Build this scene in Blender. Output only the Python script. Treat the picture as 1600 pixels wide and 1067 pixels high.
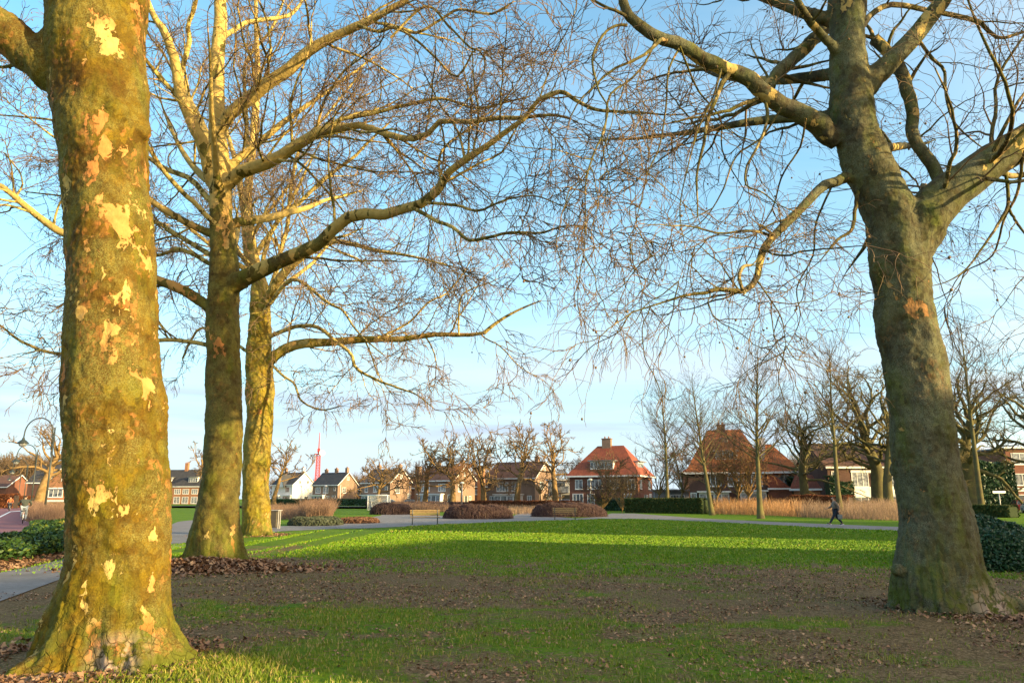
import bpy, bmesh, math, random
import numpy as np
from math import radians as R_, sin, cos, pi
from mathutils import Vector, Matrix, Euler

for o in list(bpy.data.objects): bpy.data.objects.remove(o)
sc = bpy.context.scene
COL = sc.collection
# ------------------------------------------------------------ camera
PITCH = R_(12.0); F = 1155.0; CAMZ = 1.6
cam_d = bpy.data.cameras.new('camera'); cam = bpy.data.objects.new('camera', cam_d); COL.objects.link(cam)
cam_d.sensor_width = 36; cam_d.lens = F/1600*36; cam_d.clip_end = 6000; cam_d.clip_start = 0.05
cam.location = (0, 0, CAMZ); cam.rotation_euler = (pi/2+PITCH, 0, 0); sc.camera = cam
# ------------------------------------------------------------ light
SUN_EL = R_(10.5); SUN_AZ = math.atan2(.89, -.456)       # from +Y towards +X
SUN = Vector((sin(SUN_AZ)*cos(SUN_EL), cos(SUN_AZ)*cos(SUN_EL), sin(SUN_EL)))
w = bpy.data.worlds.new('World'); sc.world = w; w.use_nodes = True
nt = w.node_tree; N = nt.nodes; L = nt.links; N.clear()
wo = N.new('ShaderNodeOutputWorld'); bg = N.new('ShaderNodeBackground'); bg.inputs['Strength'].default_value = 0.15
sky = N.new('ShaderNodeTexSky'); sky.sky_type = 'NISHITA'; sky.sun_disc = False
sky.sun_elevation = SUN_EL; sky.sun_rotation = SUN_AZ; sky.air_density = 1.0; sky.dust_density = 0.6; sky.ozone_density = 1.4
tc = N.new('ShaderNodeTexCoord'); sep = N.new('ShaderNodeSeparateXYZ'); L.new(tc.outputs['Generated'], sep.inputs[0])
def wmath(op, a, b=None, c=None, clamp=False):
    m = N.new('ShaderNodeMath'); m.operation = op; m.use_clamp = clamp
    for i, v in enumerate((a, b, c)):
        if v is None: continue
        if isinstance(v, (int, float)): m.inputs[i].default_value = v
        else: L.new(v, m.inputs[i])
    return m.outputs[0]
def wnoise(vec, scale, detail, rough=.55, dist=0.):
    n = N.new('ShaderNodeTexNoise'); n.inputs['Scale'].default_value = scale; n.inputs['Detail'].default_value = detail
    n.inputs['Roughness'].default_value = rough; n.inputs['Distortion'].default_value = dist
    L.new(vec, n.inputs['Vector']); return n.outputs['Fac']
zc = wmath('MAXIMUM', sep.outputs['Z'], 0.0); zd = wmath('ADD', zc, 0.09)
px_ = wmath('DIVIDE', sep.outputs['X'], zd); py_ = wmath('DIVIDE', sep.outputs['Y'], zd)
cmb = N.new('ShaderNodeCombineXYZ')
L.new(px_, cmb.inputs[0]); L.new(py_, cmb.inputs[1])
mp = N.new('ShaderNodeMapping'); L.new(cmb.outputs[0], mp.inputs[0])
mp.inputs['Rotation'].default_value = (0, 0, R_(12)); mp.inputs['Scale'].default_value = (.30, 1.0, 1)
c1 = wnoise(mp.outputs[0], 0.55, 7, .58, .4)            # streaked cirrus
# low bands, stretched along the horizon
cmb2 = N.new('ShaderNodeCombineXYZ'); L.new(wmath('MULTIPLY', sep.outputs['X'], 2.2), cmb2.inputs[0])
L.new(wmath('MULTIPLY', sep.outputs['Z'], 26.0), cmb2.inputs[1]); L.new(wmath('MULTIPLY', sep.outputs['Y'], 2.2), cmb2.inputs[2])
c2 = wnoise(cmb2.outputs[0], 1.0, 5, .5, .3)
bk = wmath('MULTIPLY', wmath('SUBTRACT', 1.0, wmath('MULTIPLY', wmath('ABSOLUTE', wmath('SUBTRACT', sep.outputs['Z'], .105)), 22.0), clamp=True), wmath('MULTIPLY', wmath('SUBTRACT', c2, .42), 5.0, clamp=True))
cir = wmath('MULTIPLY', wmath('SUBTRACT', c1, .44), 3.4, clamp=True)
band = wmath('MULTIPLY', wmath('SUBTRACT', c2, .40), 4.0, clamp=True)
lowm = wmath('MULTIPLY', wmath('SUBTRACT', .27, sep.outputs['Z']), 6.0, clamp=True)
fac = wmath('ADD', wmath('MULTIPLY', cir, .55), wmath('MULTIPLY', band, wmath('MULTIPLY', lowm, .75)), clamp=True)
hs = N.new('ShaderNodeHueSaturation'); hs.inputs['Saturation'].default_value = 1.10; hs.inputs['Hue'].default_value = .49; hs.inputs['Value'].default_value = 1.0
L.new(sky.outputs[0], hs.inputs['Color'])
hz = N.new('ShaderNodeMix'); hz.data_type = 'RGBA'; L.new(hs.outputs[0], hz.inputs[6]); hz.inputs[7].default_value = (1.75, 2.30, 2.70, 1)
hzf = wmath('POWER', wmath('SUBTRACT', 1.0, zc, clamp=True), 2.7, clamp=True); sdv = N.new('ShaderNodeVectorMath'); sdv.operation = 'DOT_PRODUCT'; L.new(tc.outputs['Generated'], sdv.inputs[0]); sdv.inputs[1].default_value = SUN
awy = wmath('MULTIPLY', wmath('SUBTRACT', .55, sdv.outputs['Value']), 1.6, clamp=True)
L.new(wmath('MULTIPLY', wmath('MULTIPLY', hzf, .95), awy), hz.inputs[0])
sdw = N.new('ShaderNodeVectorMath'); sdw.operation = 'DOT_PRODUCT'; L.new(tc.outputs['Generated'], sdw.inputs[0]); sdw.inputs[1].default_value = SUN
sunf = wmath('MULTIPLY', wmath('ADD', sdw.outputs['Value'], .02), 1.1, clamp=True)       # bright thin haze added to the unseen sunward sky to warm the shade
ccol = N.new('ShaderNodeMix'); ccol.data_type = 'RGBA'; L.new(sunf, ccol.inputs[0]); ccol.inputs[6].default_value = (2.15, 2.45, 2.75, 1); ccol.inputs[7].default_value = (7.5, 5.6, 3.9, 1)
mix = N.new('ShaderNodeMix'); mix.data_type = 'RGBA'
L.new(wmath('MAXIMUM', fac, wmath('MULTIPLY', sunf, .85)), mix.inputs[0]); tint = N.new('ShaderNodeMix'); tint.data_type = 'RGBA'; tint.blend_type = 'MULTIPLY'; tint.inputs[0].default_value = 1; L.new(sky.outputs[0], tint.inputs[6]); tint.inputs[7].default_value = (.86, 1.10, 1.16, 1); L.new(tint.outputs[2], hs.inputs['Color'])
L.new(hz.outputs[2], mix.inputs[6]); L.new(ccol.outputs[2], mix.inputs[7])
bank = N.new('ShaderNodeMix'); bank.data_type = 'RGBA'; L.new(wmath('MULTIPLY', bk, .75), bank.inputs[0]); L.new(mix.outputs[2], bank.inputs[6]); bank.inputs[7].default_value = (1.15, 1.55, 2.15, 1)
L.new(bank.outputs[2], bg.inputs['Color']); L.new(bg.outputs[0], wo.inputs['Surface'])
sd = bpy.data.lights.new('sun', 'SUN'); sd.energy = 4.7; sd.angle = R_(0.5); sd.color = (1, .75, .37)
so = bpy.data.objects.new('sun', sd); COL.objects.link(so); so.rotation_euler = SUN.to_track_quat('Z', 'Y').to_euler(); so.location = (60, -30, 40)
sc.view_settings.view_transform = 'Standard'; sc.view_settings.look = 'None'
sc.view_settings.exposure = 1.42; sc.view_settings.gamma = 1
sc.cycles.max_bounces = 6; sc.cycles.transparent_max_bounces = 8

# ------------------------------------------------------------ pixel -> world (photo pixels, 1600 wide)
UPV = Vector((0, -sin(PITCH), cos(PITCH))); FWV = Vector((0, cos(PITCH), sin(PITCH)))
def ray(px, py): return FWV + Vector((1, 0, 0))*((px-800)/F) + UPV*((533.5-py)/F)
def P(px, py, Y):
    d = ray(px, py); t = Y/d.y; return Vector((t*d.x, Y, CAMZ+t*d.z)), t/F
def G(px, py, z=0.0):
    d = ray(px, py); t = (z-CAMZ)/d.z; return Vector((t*d.x, t*d.y, z))

# ------------------------------------------------------------ helpers
def mesh_np(name, V, faces_by_n, mats, parent=None, smooth=False, attrs=None, mat_idx=None):
    """faces_by_n: list of int arrays (M,k)"""
    me = bpy.data.meshes.new(name)
    V = np.asarray(V, np.float32); me.vertices.add(len(V)); me.vertices.foreach_set('co', V.ravel())
    tot = sum(f.size for f in faces_by_n); cnt = sum(len(f) for f in faces_by_n)
    me.loops.add(tot); me.polygons.add(cnt)
    li = np.concatenate([f.ravel() for f in faces_by_n]).astype(np.int32)
    sizes = np.concatenate([np.full(len(f), f.shape[1]) for f in faces_by_n])
    st = np.concatenate([[0], np.cumsum(sizes)[:-1]]).astype(np.int32)
    me.loops.foreach_set('vertex_index', li); me.polygons.foreach_set('loop_start', st)
    try: me.polygons.foreach_set('loop_total', sizes.astype(np.int32))
    except Exception: pass
    if smooth: me.polygons.foreach_set('use_smooth', np.ones(cnt, bool))
    if not isinstance(mats, (list, tuple)): mats = [mats]
    for m in mats: me.materials.append(m)
    if mat_idx is not None: me.polygons.foreach_set('material_index', np.asarray(mat_idx, np.int32))
    if attrs:
        for k, a in attrs.items():
            at = me.attributes.new(k, 'FLOAT', 'POINT'); at.data.foreach_set('value', np.asarray(a, np.float32))
    me.update(calc_edges=True); me.validate()
    o = bpy.data.objects.new(name, me); COL.objects.link(o)
    if parent is not None: o.parent = parent
    return o
def tag(o, label=None, cat=None, group=None, kind=None):
    if label: o['label'] = label
    if cat: o['category'] = cat
    if group: o['group'] = group
    if kind: o['kind'] = kind
    return o
def empty(name, loc=(0, 0, 0), rz=0, label=None, cat=None, group=None):
    o = bpy.data.objects.new(name, None); COL.objects.link(o); o.location = loc; o.rotation_euler = (0, 0, rz)
    o.empty_display_size = .2
    return tag(o, label, cat, group)
def copy_tree(o, parent=None):
    c = o.copy(); COL.objects.link(c); c.parent = parent
    for ch in list(o.children): copy_tree(ch, c)
    return c
class MB:
    def __init__(s): s.v = []; s.f = []
    def add(s, vs, fs):
        b = len(s.v); s.v += [tuple(v) for v in vs]; s.f += [tuple(b+i for i in f) for f in fs]; return s
    def box(s, c, d, rz=0, rx=0, ry=0):
        M = Matrix.Translation(c) @ Euler((rx, ry, rz)).to_matrix().to_4x4()
        vs = [M @ Vector((x*d[0]/2, y*d[1]/2, z*d[2]/2)) for x in (-1, 1) for y in (-1, 1) for z in (-1, 1)]
        return s.add(vs, [(0, 1, 3, 2), (4, 6, 7, 5), (0, 4, 5, 1), (2, 3, 7, 6), (0, 2, 6, 4), (1, 5, 7, 3)])
    def prism(s, poly, a, b):
        """poly: list of 3D points (planar), extruded by vectors a..b"""
        n = len(poly); a = Vector(a); b = Vector(b)
        vs = [Vector(p)+a for p in poly]+[Vector(p)+b for p in poly]
        return s.add(vs, [tuple(range(n))[::-1], tuple(range(n, 2*n))]+[(i, (i+1) % n, n+(i+1) % n, n+i) for i in range(n)])
    def tube(s, pts, r, n=8, cap=True, flat=1.0):
        pts = [Vector(p) for p in pts]
        if not isinstance(r, (list, tuple)): r = [r]*len(pts)
        d = (pts[-1]-pts[0]); 
        if d.length < 1e-4: d = pts[1]-pts[0]
        ref = Vector((0, 0, 1)) if abs(d.normalized().z) < .8 else Vector((1, 0, 0))
        vs = []
        for i, p in enumerate(pts):
            t = (pts[min(i+1, len(pts)-1)]-pts[max(i-1, 0)]).normalized()
            x = t.cross(ref); x = x.normalized() if x.length > 1e-5 else Vector((1, 0, 0)); y = t.cross(x)
            for k in range(n):
                a = 2*pi*k/n; vs.append(p+x*cos(a)*r[i]+y*sin(a)*r[i]*flat)
        fs = [(i*n+k, i*n+(k+1) % n, (i+1)*n+(k+1) % n, (i+1)*n+k) for i in range(len(pts)-1) for k in range(n)]
        if cap: fs += [tuple(range(n))[::-1], tuple((len(pts)-1)*n+k for k in range(n))]
        return s.add(vs, fs)
    def lathe(s, prof, n=16, c=(0, 0, 0)):
        vs = []; c = Vector(c)
        for r, z in prof:
            for k in range(n): a = 2*pi*k/n; vs.append(c+Vector((r*cos(a), r*sin(a), z)))
        m = len(prof)
        fs = [(i*n+k, i*n+(k+1) % n, (i+1)*n+(k+1) % n, (i+1)*n+k) for i in range(m-1) for k in range(n)]
        fs += [tuple(range(n))[::-1], tuple((m-1)*n+k for k in range(n))]
        return s.add(vs, fs)
    def torus(s, c, R, r, axis='x', n=28, m=6):
        vs = []; c = Vector(c)
        for i in range(n):
            a = 2*pi*i/n
            for k in range(m):
                b = 2*pi*k/m; q = R+r*cos(b); u, v_, w_ = q*cos(a), q*sin(a), r*sin(b)
                vs.append(c+(Vector((w_, u, v_)) if axis == 'x' else Vector((u, w_, v_)) if axis == 'y' else Vector((u, v_, w_))))
        return s.add(vs, [(i*m+k, i*m+(k+1) % m, ((i+1) % n)*m+(k+1) % m, ((i+1) % n)*m+k) for i in range(n) for k in range(m)])
    def build(s, name, mat, parent=None, smooth=False, bevel=0):
        me = bpy.data.meshes.new(name); me.from_pydata(s.v, [], s.f); me.materials.append(mat)
        if smooth: me.polygons.foreach_set('use_smooth', [True]*len(me.polygons))
        me.update(); o = bpy.data.objects.new(name, me); COL.objects.link(o)
        if parent is not None: o.parent = parent
        if bevel:
            b = o.modifiers.new('bevel', 'BEVEL'); b.width = bevel; b.segments = 2; b.limit_method = 'ANGLE'
        return o
# value noise in numpy
class VN:
    def __init__(s, seed, n=256):
        s.n = n; s.g = np.random.default_rng(seed).random((n, n)); 
    def __call__(s, x, y, sc_=1., octv=4, per=.5):
        out = 0; amp = 1; tot = 0; x = np.asarray(x, float)/sc_; y = np.asarray(y, float)/sc_
        for o in range(octv):
            xi = np.floor(x).astype(int); yi = np.floor(y).astype(int); fx = x-xi; fy = y-yi
            fx = fx*fx*(3-2*fx); fy = fy*fy*(3-2*fy); n = s.n; g = s.g
            a = g[xi % n, yi % n]; b = g[(xi+1) % n, yi % n]; c = g[xi % n, (yi+1) % n]; d = g[(xi+1) % n, (yi+1) % n]
            out = out+amp*((a*(1-fx)+b*fx)*(1-fy)+(c*(1-fx)+d*fx)*fy); tot += amp; amp *= per; x = x*2+17.3; y = y*2+5.1
        return out/tot
vn = VN(3)
def sstep(a, b, x):
    t = np.clip((x-a)/(b-a), 0, 1); return t*t*(3-2*t)

# ------------------------------------------------------------ materials
class NB:
    def __init__(s, name, rough=.8, spec=.3):
        s.m = bpy.data.materials.new(name); s.m.use_nodes = True; s.t = s.m.node_tree; s.N = s.t.nodes; s.L = s.t.links
        s.b = s.N['Principled BSDF']; s.b.inputs['Roughness'].default_value = rough; s.b.inputs['Specular IOR Level'].default_value = spec
        s.tc = s.N.new('ShaderNodeTexCoord'); s.co = s.tc.outputs['Object']
    def lk(s, v, i):
        if isinstance(v, (int, float)): i.default_value = v
        elif isinstance(v, (tuple, list)): i.default_value = (*v, 1) if len(v) == 3 and i.type == 'RGBA' else v
        else: s.L.new(v, i)
    def math(s, op, a, b=None, clamp=False):
        m = s.N.new('ShaderNodeMath'); m.operation = op; m.use_clamp = clamp; s.lk(a, m.inputs[0])
        if b is not None: s.lk(b, m.inputs[1])
        return m.outputs[0]
    def noise(s, scale, detail=4, rough=.55, dist=0., vec=None, stretch=None):
        n = s.N.new('ShaderNodeTexNoise'); n.inputs['Scale'].default_value = scale; n.inputs['Detail'].default_value = detail
        n.inputs['Roughness'].default_value = rough; n.inputs['Distortion'].default_value = dist
        v = vec or s.co
        if stretch: v = s.map(v, stretch)
        s.L.new(v, n.inputs['Vector']); return n.outputs['Fac']
    def vor(s, scale, vec=None, feat='F1', rnd=1., out='Distance'):
        n = s.N.new('ShaderNodeTexVoronoi'); n.feature = feat; n.inputs['Scale'].default_value = scale; n.inputs['Randomness'].default_value = rnd
        s.L.new(vec or s.co, n.inputs['Vector']); return n.outputs[out]
    def map(s, v, scale=(1, 1, 1), rot=(0, 0, 0)):
        m = s.N.new('ShaderNodeMapping'); s.L.new(v, m.inputs[0]); m.inputs['Scale'].default_value = scale; m.inputs['Rotation'].default_value = rot; return m.outputs[0]
    def mix(s, f, a, b, mode='MIX'):
        m = s.N.new('ShaderNodeMix'); m.data_type = 'RGBA'; m.blend_type = mode; s.lk(f, m.inputs[0]); s.lk(a, m.inputs[6]); s.lk(b, m.inputs[7]); return m.outputs[2]
    def thr(s, v, lo, hi):
        m = s.N.new('ShaderNodeMapRange'); s.lk(v, m.inputs[0]); s.lk(lo, m.inputs[1]); s.lk(hi, m.inputs[2]); return m.outputs[0]
    def attr(s, n): a = s.N.new('ShaderNodeAttribute'); a.attribute_name = n; return a.outputs['Fac']
    def bump(s, h, st=.3, dist=.02, prev=None):
        b = s.N.new('ShaderNodeBump'); b.inputs['Strength'].default_value = st; b.inputs['Distance'].default_value = dist; s.L.new(h, b.inputs['Height'])
        if prev: s.L.new(prev, b.inputs['Normal'])
        return b.outputs[0]
    def done(s, col, nrm=None, rough=None):
        s.lk(col, s.b.inputs['Base Color'])
        if nrm is not None: s.L.new(nrm, s.b.inputs['Normal'])
        if rough is not None: s.lk(rough, s.b.inputs['Roughness'])
        return s.m
def simple(name, c, c2=None, scale=2., rough=.7, bump=0., spec=.3, metal=0., detail=4, stretch=None):
    b = NB(name, rough, spec); c2 = c2 or tuple(x*.72 for x in c)
    n = b.noise(scale, detail, stretch=stretch); n = b.thr(n, .35, .65); b.b.inputs['Metallic'].default_value = metal
    col = b.mix(n, c, c2); n2 = b.noise(scale*9, 3)
    return b.done(col, b.bump(n2, bump, .02) if bump else None)

def bark_plane(name, olive=(.135, .092, .006), brown=(.088, .048, .007), cream=(.48, .35, .115), orange=(.42, .17, .05), lich=(.21, .20, .055), moss=(.088, .090, .006), sc_=1., pthr=(.69, .40), plate=.3, ps=1.9):
    b = NB(name, .85, .15); co = b.co
    warp = b.N.new('ShaderNodeTexNoise'); warp.inputs['Scale'].default_value = 5*sc_; warp.inputs['Detail'].default_value = 3; b.L.new(co, warp.inputs['Vector'])
    vm = b.N.new('ShaderNodeVectorMath'); vm.operation = 'MULTIPLY_ADD'; b.L.new(warp.outputs['Color'], vm.inputs[0]); vm.inputs[1].default_value = (.14/sc_,)*3; b.L.new(co, vm.inputs[2])
    wv = b.map(vm.outputs[0], (1, 1, .62))
    base = b.mix(b.thr(b.noise(1.6*sc_, 4), .38, .62), olive, brown)
    base = b.mix(b.thr(b.noise(3.1*sc_, 5, stretch=(1, 1, .4)), .5, .72), base, moss)
    pl = b.N.new('ShaderNodeSeparateColor'); b.L.new(b.vor(13*sc_, wv, out='Color'), pl.inputs[0])
    base = b.mix(b.thr(pl.outputs[0], .55, .62), base, b.mix(1.0, base, (1.28, 1.26, 1.12), 'MULTIPLY'))
    base = b.mix(b.thr(pl.outputs[1], .68, .72), base, b.mix(1.0, base, (.74, .68, .62), 'MULTIPLY'))
    pl2 = b.N.new('ShaderNodeSeparateColor'); b.L.new(b.vor(24*sc_, wv, out='Color'), pl2.inputs[0])
    base = b.mix(b.math('MULTIPLY', b.thr(pl2.outputs[0], .60, .66), b.thr(b.noise(1.5*sc_, 4, .7), .55, .60)), base, b.mix(plate, base, orange))
    crk = b.thr(b.vor(38*sc_, wv, 'DISTANCE_TO_EDGE'), .045, .0); cm_ = b.thr(b.noise(3.3*sc_, 3), .42, .6)
    base = b.mix(b.math('MULTIPLY', b.math('MULTIPLY', crk, cm_), .55), base, (.03, .02, .008))
    # lichen speckle
    lz = b.thr(b.noise(1.7*sc_, 4, .7), .44, .58); sp = b.thr(b.noise(85*sc_, 4, .8), .42, .60)
    base = b.mix(b.math('MULTIPLY', lz, b.math('MULTIPLY', sp, .8)), base, lich)
    fine = b.noise(60*sc_, 3, .7)
    base = b.mix(b.thr(fine, .3, .7), b.mix(1.0, base, (.62, .62, .62), 'MULTIPLY'), b.mix(1.0, base, (1.25, 1.25, 1.25), 'MULTIPLY'))
    pale = b.attr('pale')
    hi = b.math('SUBTRACT', pthr[0], b.math('MULTIPLY', pale, pthr[0]-pthr[1]))
    cell = b.vor(6.5*sc_, wv, out='Color'); sepn = b.N.new('ShaderNodeSeparateColor'); b.L.new(cell, sepn.inputs[0])
    pn = b.math('ADD', b.math('MULTIPLY', b.noise(ps*sc_, 7, .68, vec=wv), .76), b.math('MULTIPLY', sepn.outputs[0], .24))
    m = b.thr(pn, hi, b.math('ADD', hi, .012))
    m2 = b.thr(pn, b.math('SUBTRACT', hi, .035), b.math('SUBTRACT', hi, .015))
    oth = b.thr(b.noise(1.1*sc_, 2), .47, .56)
    pcol = b.mix(b.math('MULTIPLY', oth, b.math('SUBTRACT', 1.0, b.math('MULTIPLY', pale, .93))), cream, orange)
    pcol = b.mix(b.thr(b.noise(9*sc_, 4), .4, .7), pcol, b.mix(1.0, pcol, (.80, .78, .70), 'MULTIPLY'))
    fl = b.thr(b.vor(11*sc_, wv, out='Distance'), .0, .6)
    col = b.mix(b.math('MULTIPLY', m2, .45), base, b.mix(1.0, base, (.55, .5, .42), 'MULTIPLY'))
    col = b.mix(m, col, pcol)
    dd = b.attr('foot')                                   # mossy, flaky root flare
    col = b.mix(b.math('MULTIPLY', dd, b.thr(b.noise(4*sc_, 4), .45, .55)), col, (.085, .10, .010))
    gr = b.math('MULTIPLY', b.attr('grey'), b.thr(b.noise(5*sc_, 4), .46, .52))
    ed = b.vor(10*sc_, wv, 'DISTANCE_TO_EDGE')
    flake = b.mix(b.thr(ed, .0, .08), (.07, .05, .035), (.36, .27, .20))
    col = b.mix(gr, col, flake)
    h = b.math('ADD', b.math('MULTIPLY', b.noise(26*sc_, 5, .65, stretch=(1, 1, .5)), .7), b.math('MULTIPLY', fl, .3))
    h = b.math('SUBTRACT', h, b.math('MULTIPLY', m, .5)); h = b.math('ADD', h, b.math('MULTIPLY', pl.outputs[2], .35)); h = b.math('SUBTRACT', h, b.math('MULTIPLY', b.thr(b.vor(10*sc_, wv, 'DISTANCE_TO_EDGE'), .05, .0), b.math('MULTIPLY', b.attr('foot'), .8)))
    n1 = b.bump(b.noise(7*sc_, 4, stretch=(1, 1, .6)), .55, .05)
    return b.done(col, b.bump(h, .75, .022, n1))
M = {}
M['bark1'] = bark_plane('plane_bark_near', pthr=(.63, .52), plate=.55, ps=3.3)
M['bark2'] = bark_plane('plane_bark_left', sc_=.8, pthr=(.68, .41), olive=(.125, .10, .022), brown=(.085, .06, .02), moss=(.10, .105, .012), plate=.15)  # olive greyed to put the second trunk's shade into the colour
M['bark4'] = bark_plane('plane_bark_sunlit', sc_=.8, pthr=(.66, .41), olive=(.24, .18, .022), brown=(.17, .115, .02), moss=(.16, .155, .015), lich=(.36, .31, .09), plate=.2)  # bark copy brightened to carry the third tree's golden sun in its colour
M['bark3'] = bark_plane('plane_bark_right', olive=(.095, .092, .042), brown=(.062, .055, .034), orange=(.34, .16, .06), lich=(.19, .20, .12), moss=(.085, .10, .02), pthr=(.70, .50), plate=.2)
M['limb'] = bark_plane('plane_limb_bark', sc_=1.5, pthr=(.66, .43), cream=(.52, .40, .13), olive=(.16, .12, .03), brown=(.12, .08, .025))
M['limb_shaded'] = bark_plane('plane_limb_bark_shaded', sc_=1.5, pthr=(.68, .52), cream=(.36, .29, .14), olive=(.095, .080, .03), brown=(.07, .052, .028), plate=.1)  # limb bark darkened so its colour holds the right tree's shade
M['twig'] = simple('plane_twig', (.215, .145, .065), (.14, .085, .048), 3, .8)
M['twig_pale'] = simple('plane_twig_pale', (.24, .17, .085), (.15, .10, .05), 3, .8)
# ------------------------------------------------------------ tubes & growth (vectorised)
def tubes_mesh(groups, cap_r=None):
    """groups: list of (Pts (B,N,3), Rad (B,N), sides) -> V, [quads], pale-less"""
    Vs = []; Fs = []; off = 0; Rv = []
    for P_, R, k in groups:
        if len(P_) == 0: continue
        B, n, _ = P_.shape
        T = np.gradient(P_, axis=1); T /= np.linalg.norm(T, axis=2, keepdims=True)+1e-9
        D = P_[:, -1]-P_[:, 0]; ref = np.zeros((B, 3)); ax = np.argmin(np.abs(D), axis=1); ref[np.arange(B), ax] = 1
        X = np.cross(T, ref[:, None, :]); X /= np.linalg.norm(X, axis=2, keepdims=True)+1e-9; Y = np.cross(T, X)
        a = 2*np.pi*np.arange(k)/k
        V = P_[:, :, None, :]+R[:, :, None, None]*(np.cos(a)[None, None, :, None]*X[:, :, None, :]+np.sin(a)[None, None, :, None]*Y[:, :, None, :])
        Vs.append(V.reshape(-1, 3)); Rv.append(np.repeat(R[:, :, None], k, 2).ravel())
        b = (np.arange(B)*n*k)[:, None, None]; i = (np.arange(n-1)*k)[None, :, None]; j = np.arange(k)[None, None, :]; j2 = (j+1) % k
        q = np.stack([b+i+j, b+i+j2, b+i+k+j2, b+i+k+j], -1).reshape(-1, 4)+off
        Fs.append(q); off += B*n*k
    return np.concatenate(Vs), [np.concatenate(Fs)], np.concatenate(Rv)
def grow(rng, P_, R, dens, lf, ang, nseg, wander, trop, rr, rmin, lmin, lmax, tmin=.15, tips=2, taper=.75, keep=1.0, rcap=9., maxn=None, mindepth=None):
    B, n, _ = P_.shape
    seg = np.linalg.norm(np.diff(P_, axis=1), axis=2); Lp = seg.sum(1)
    cnt = rng.poisson(np.maximum(dens*Lp*(1-tmin), 0.0)); idx = np.repeat(np.arange(B), cnt)
    t = tmin+(1-tmin)*rng.random(len(idx))
    if tips:
        idx = np.concatenate([idx, np.repeat(np.arange(B), tips)]); t = np.concatenate([t, np.full(B*tips, .999)])
    if maxn and len(idx) > maxn:
        s = rng.choice(len(idx), maxn, replace=False); idx = idx[s]; t = t[s]
    f = t*(n-1); i = np.minimum(f.astype(int), n-2); fr = (f-i)[:, None]
    p = P_[idx, i]*(1-fr)+P_[idx, i+1]*fr; T = P_[idx, i+1]-P_[idx, i]; T /= np.linalg.norm(T, axis=1, keepdims=True)+1e-9
    rad = R[idx, i]*(1-fr[:, 0])+R[idx, i+1]*fr[:, 0]
    rv = rng.normal(size=(len(idx), 3)); rv -= (rv*T).sum(1, keepdims=True)*T; rv /= np.linalg.norm(rv, axis=1, keepdims=True)+1e-9
    a = np.radians(rng.normal(ang, 11, len(idx))); a = np.where(t > .99, a*.55, a)
    d = T*np.cos(a)[:, None]+rv*np.sin(a)[:, None]
    ln = np.clip(lf*Lp[idx]*(1.15-.7*t)*rng.uniform(.55, 1.35, len(idx)), lmin, lmax*rng.uniform(.6, 1.1, len(idx)))
    out = np.zeros((len(idx), nseg+1, 3)); out[:, 0] = p; st = (ln/nseg)[:, None]
    trv = np.zeros((len(idx), 3)); trv[:, 2] = trop if np.isscalar(trop) else trop[idx]
    for k in range(nseg):
        out[:, k+1] = out[:, k]+d*st
        d = d+rng.normal(size=d.shape)*wander+trv; d /= np.linalg.norm(d, axis=1, keepdims=True)
    r0 = np.minimum(np.maximum(np.minimum(rad*rr, rad*.95), rmin), rcap); s = np.linspace(0, 1, nseg+1)
    Ro = np.maximum(r0[:, None]*(1-taper*s)[None, :], rmin*(.9-.35*s)[None, :])
    return out, Ro
def resample(pts, rad, n, wob=0, rng=None):
    pts = np.array([list(p) for p in pts]); rad = np.array(rad, float)
    # catmull-rom dense then uniform
    m = len(pts); Q = []; RR = []
    for i in range(m-1):
        p0 = pts[max(i-1, 0)]; p1 = pts[i]; p2 = pts[i+1]; p3 = pts[min(i+2, m-1)]
        for u in np.linspace(0, 1, 12, endpoint=False):
            Q.append(.5*((2*p1)+(-p0+p2)*u+(2*p0-5*p1+4*p2-p3)*u*u+(-p0+3*p1-3*p2+p3)*u**3)); RR.append(rad[i]*(1-u)+rad[i+1]*u)
    Q.append(pts[-1]); RR.append(rad[-1]); Q = np.array(Q); RR = np.array(RR)
    s = np.concatenate([[0], np.cumsum(np.linalg.norm(np.diff(Q, axis=0), axis=1))]); u = np.linspace(0, s[-1], n)
    out = np.stack([np.interp(u, s, Q[:, k]) for k in range(3)], 1); r = np.interp(u, s, RR)
    if wob and rng is not None: out[1:-1] += rng.normal(size=(n-2, 3))*wob*r[1:-1, None]
    return out, r
def limb(spec, Y0, dz, n=26, rng=None, wob=.18):
    """spec: [(px,py,rpx)], depth goes Y0 -> Y0+dz along the limb"""
    pts = []; rad = []; m = len(spec)
    acc = [0]
    for i in range(1, m): acc.append(acc[-1]+math.hypot(spec[i][0]-spec[i-1][0], spec[i][1]-spec[i-1][1]))
    for i, (x, y, r) in enumerate(spec):
        p, k = P(x, y, Y0+dz*acc[i]/acc[-1]); pts.append(p); rad.append(r*k)
    return resample(pts, rad, n, wob, rng)

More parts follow.
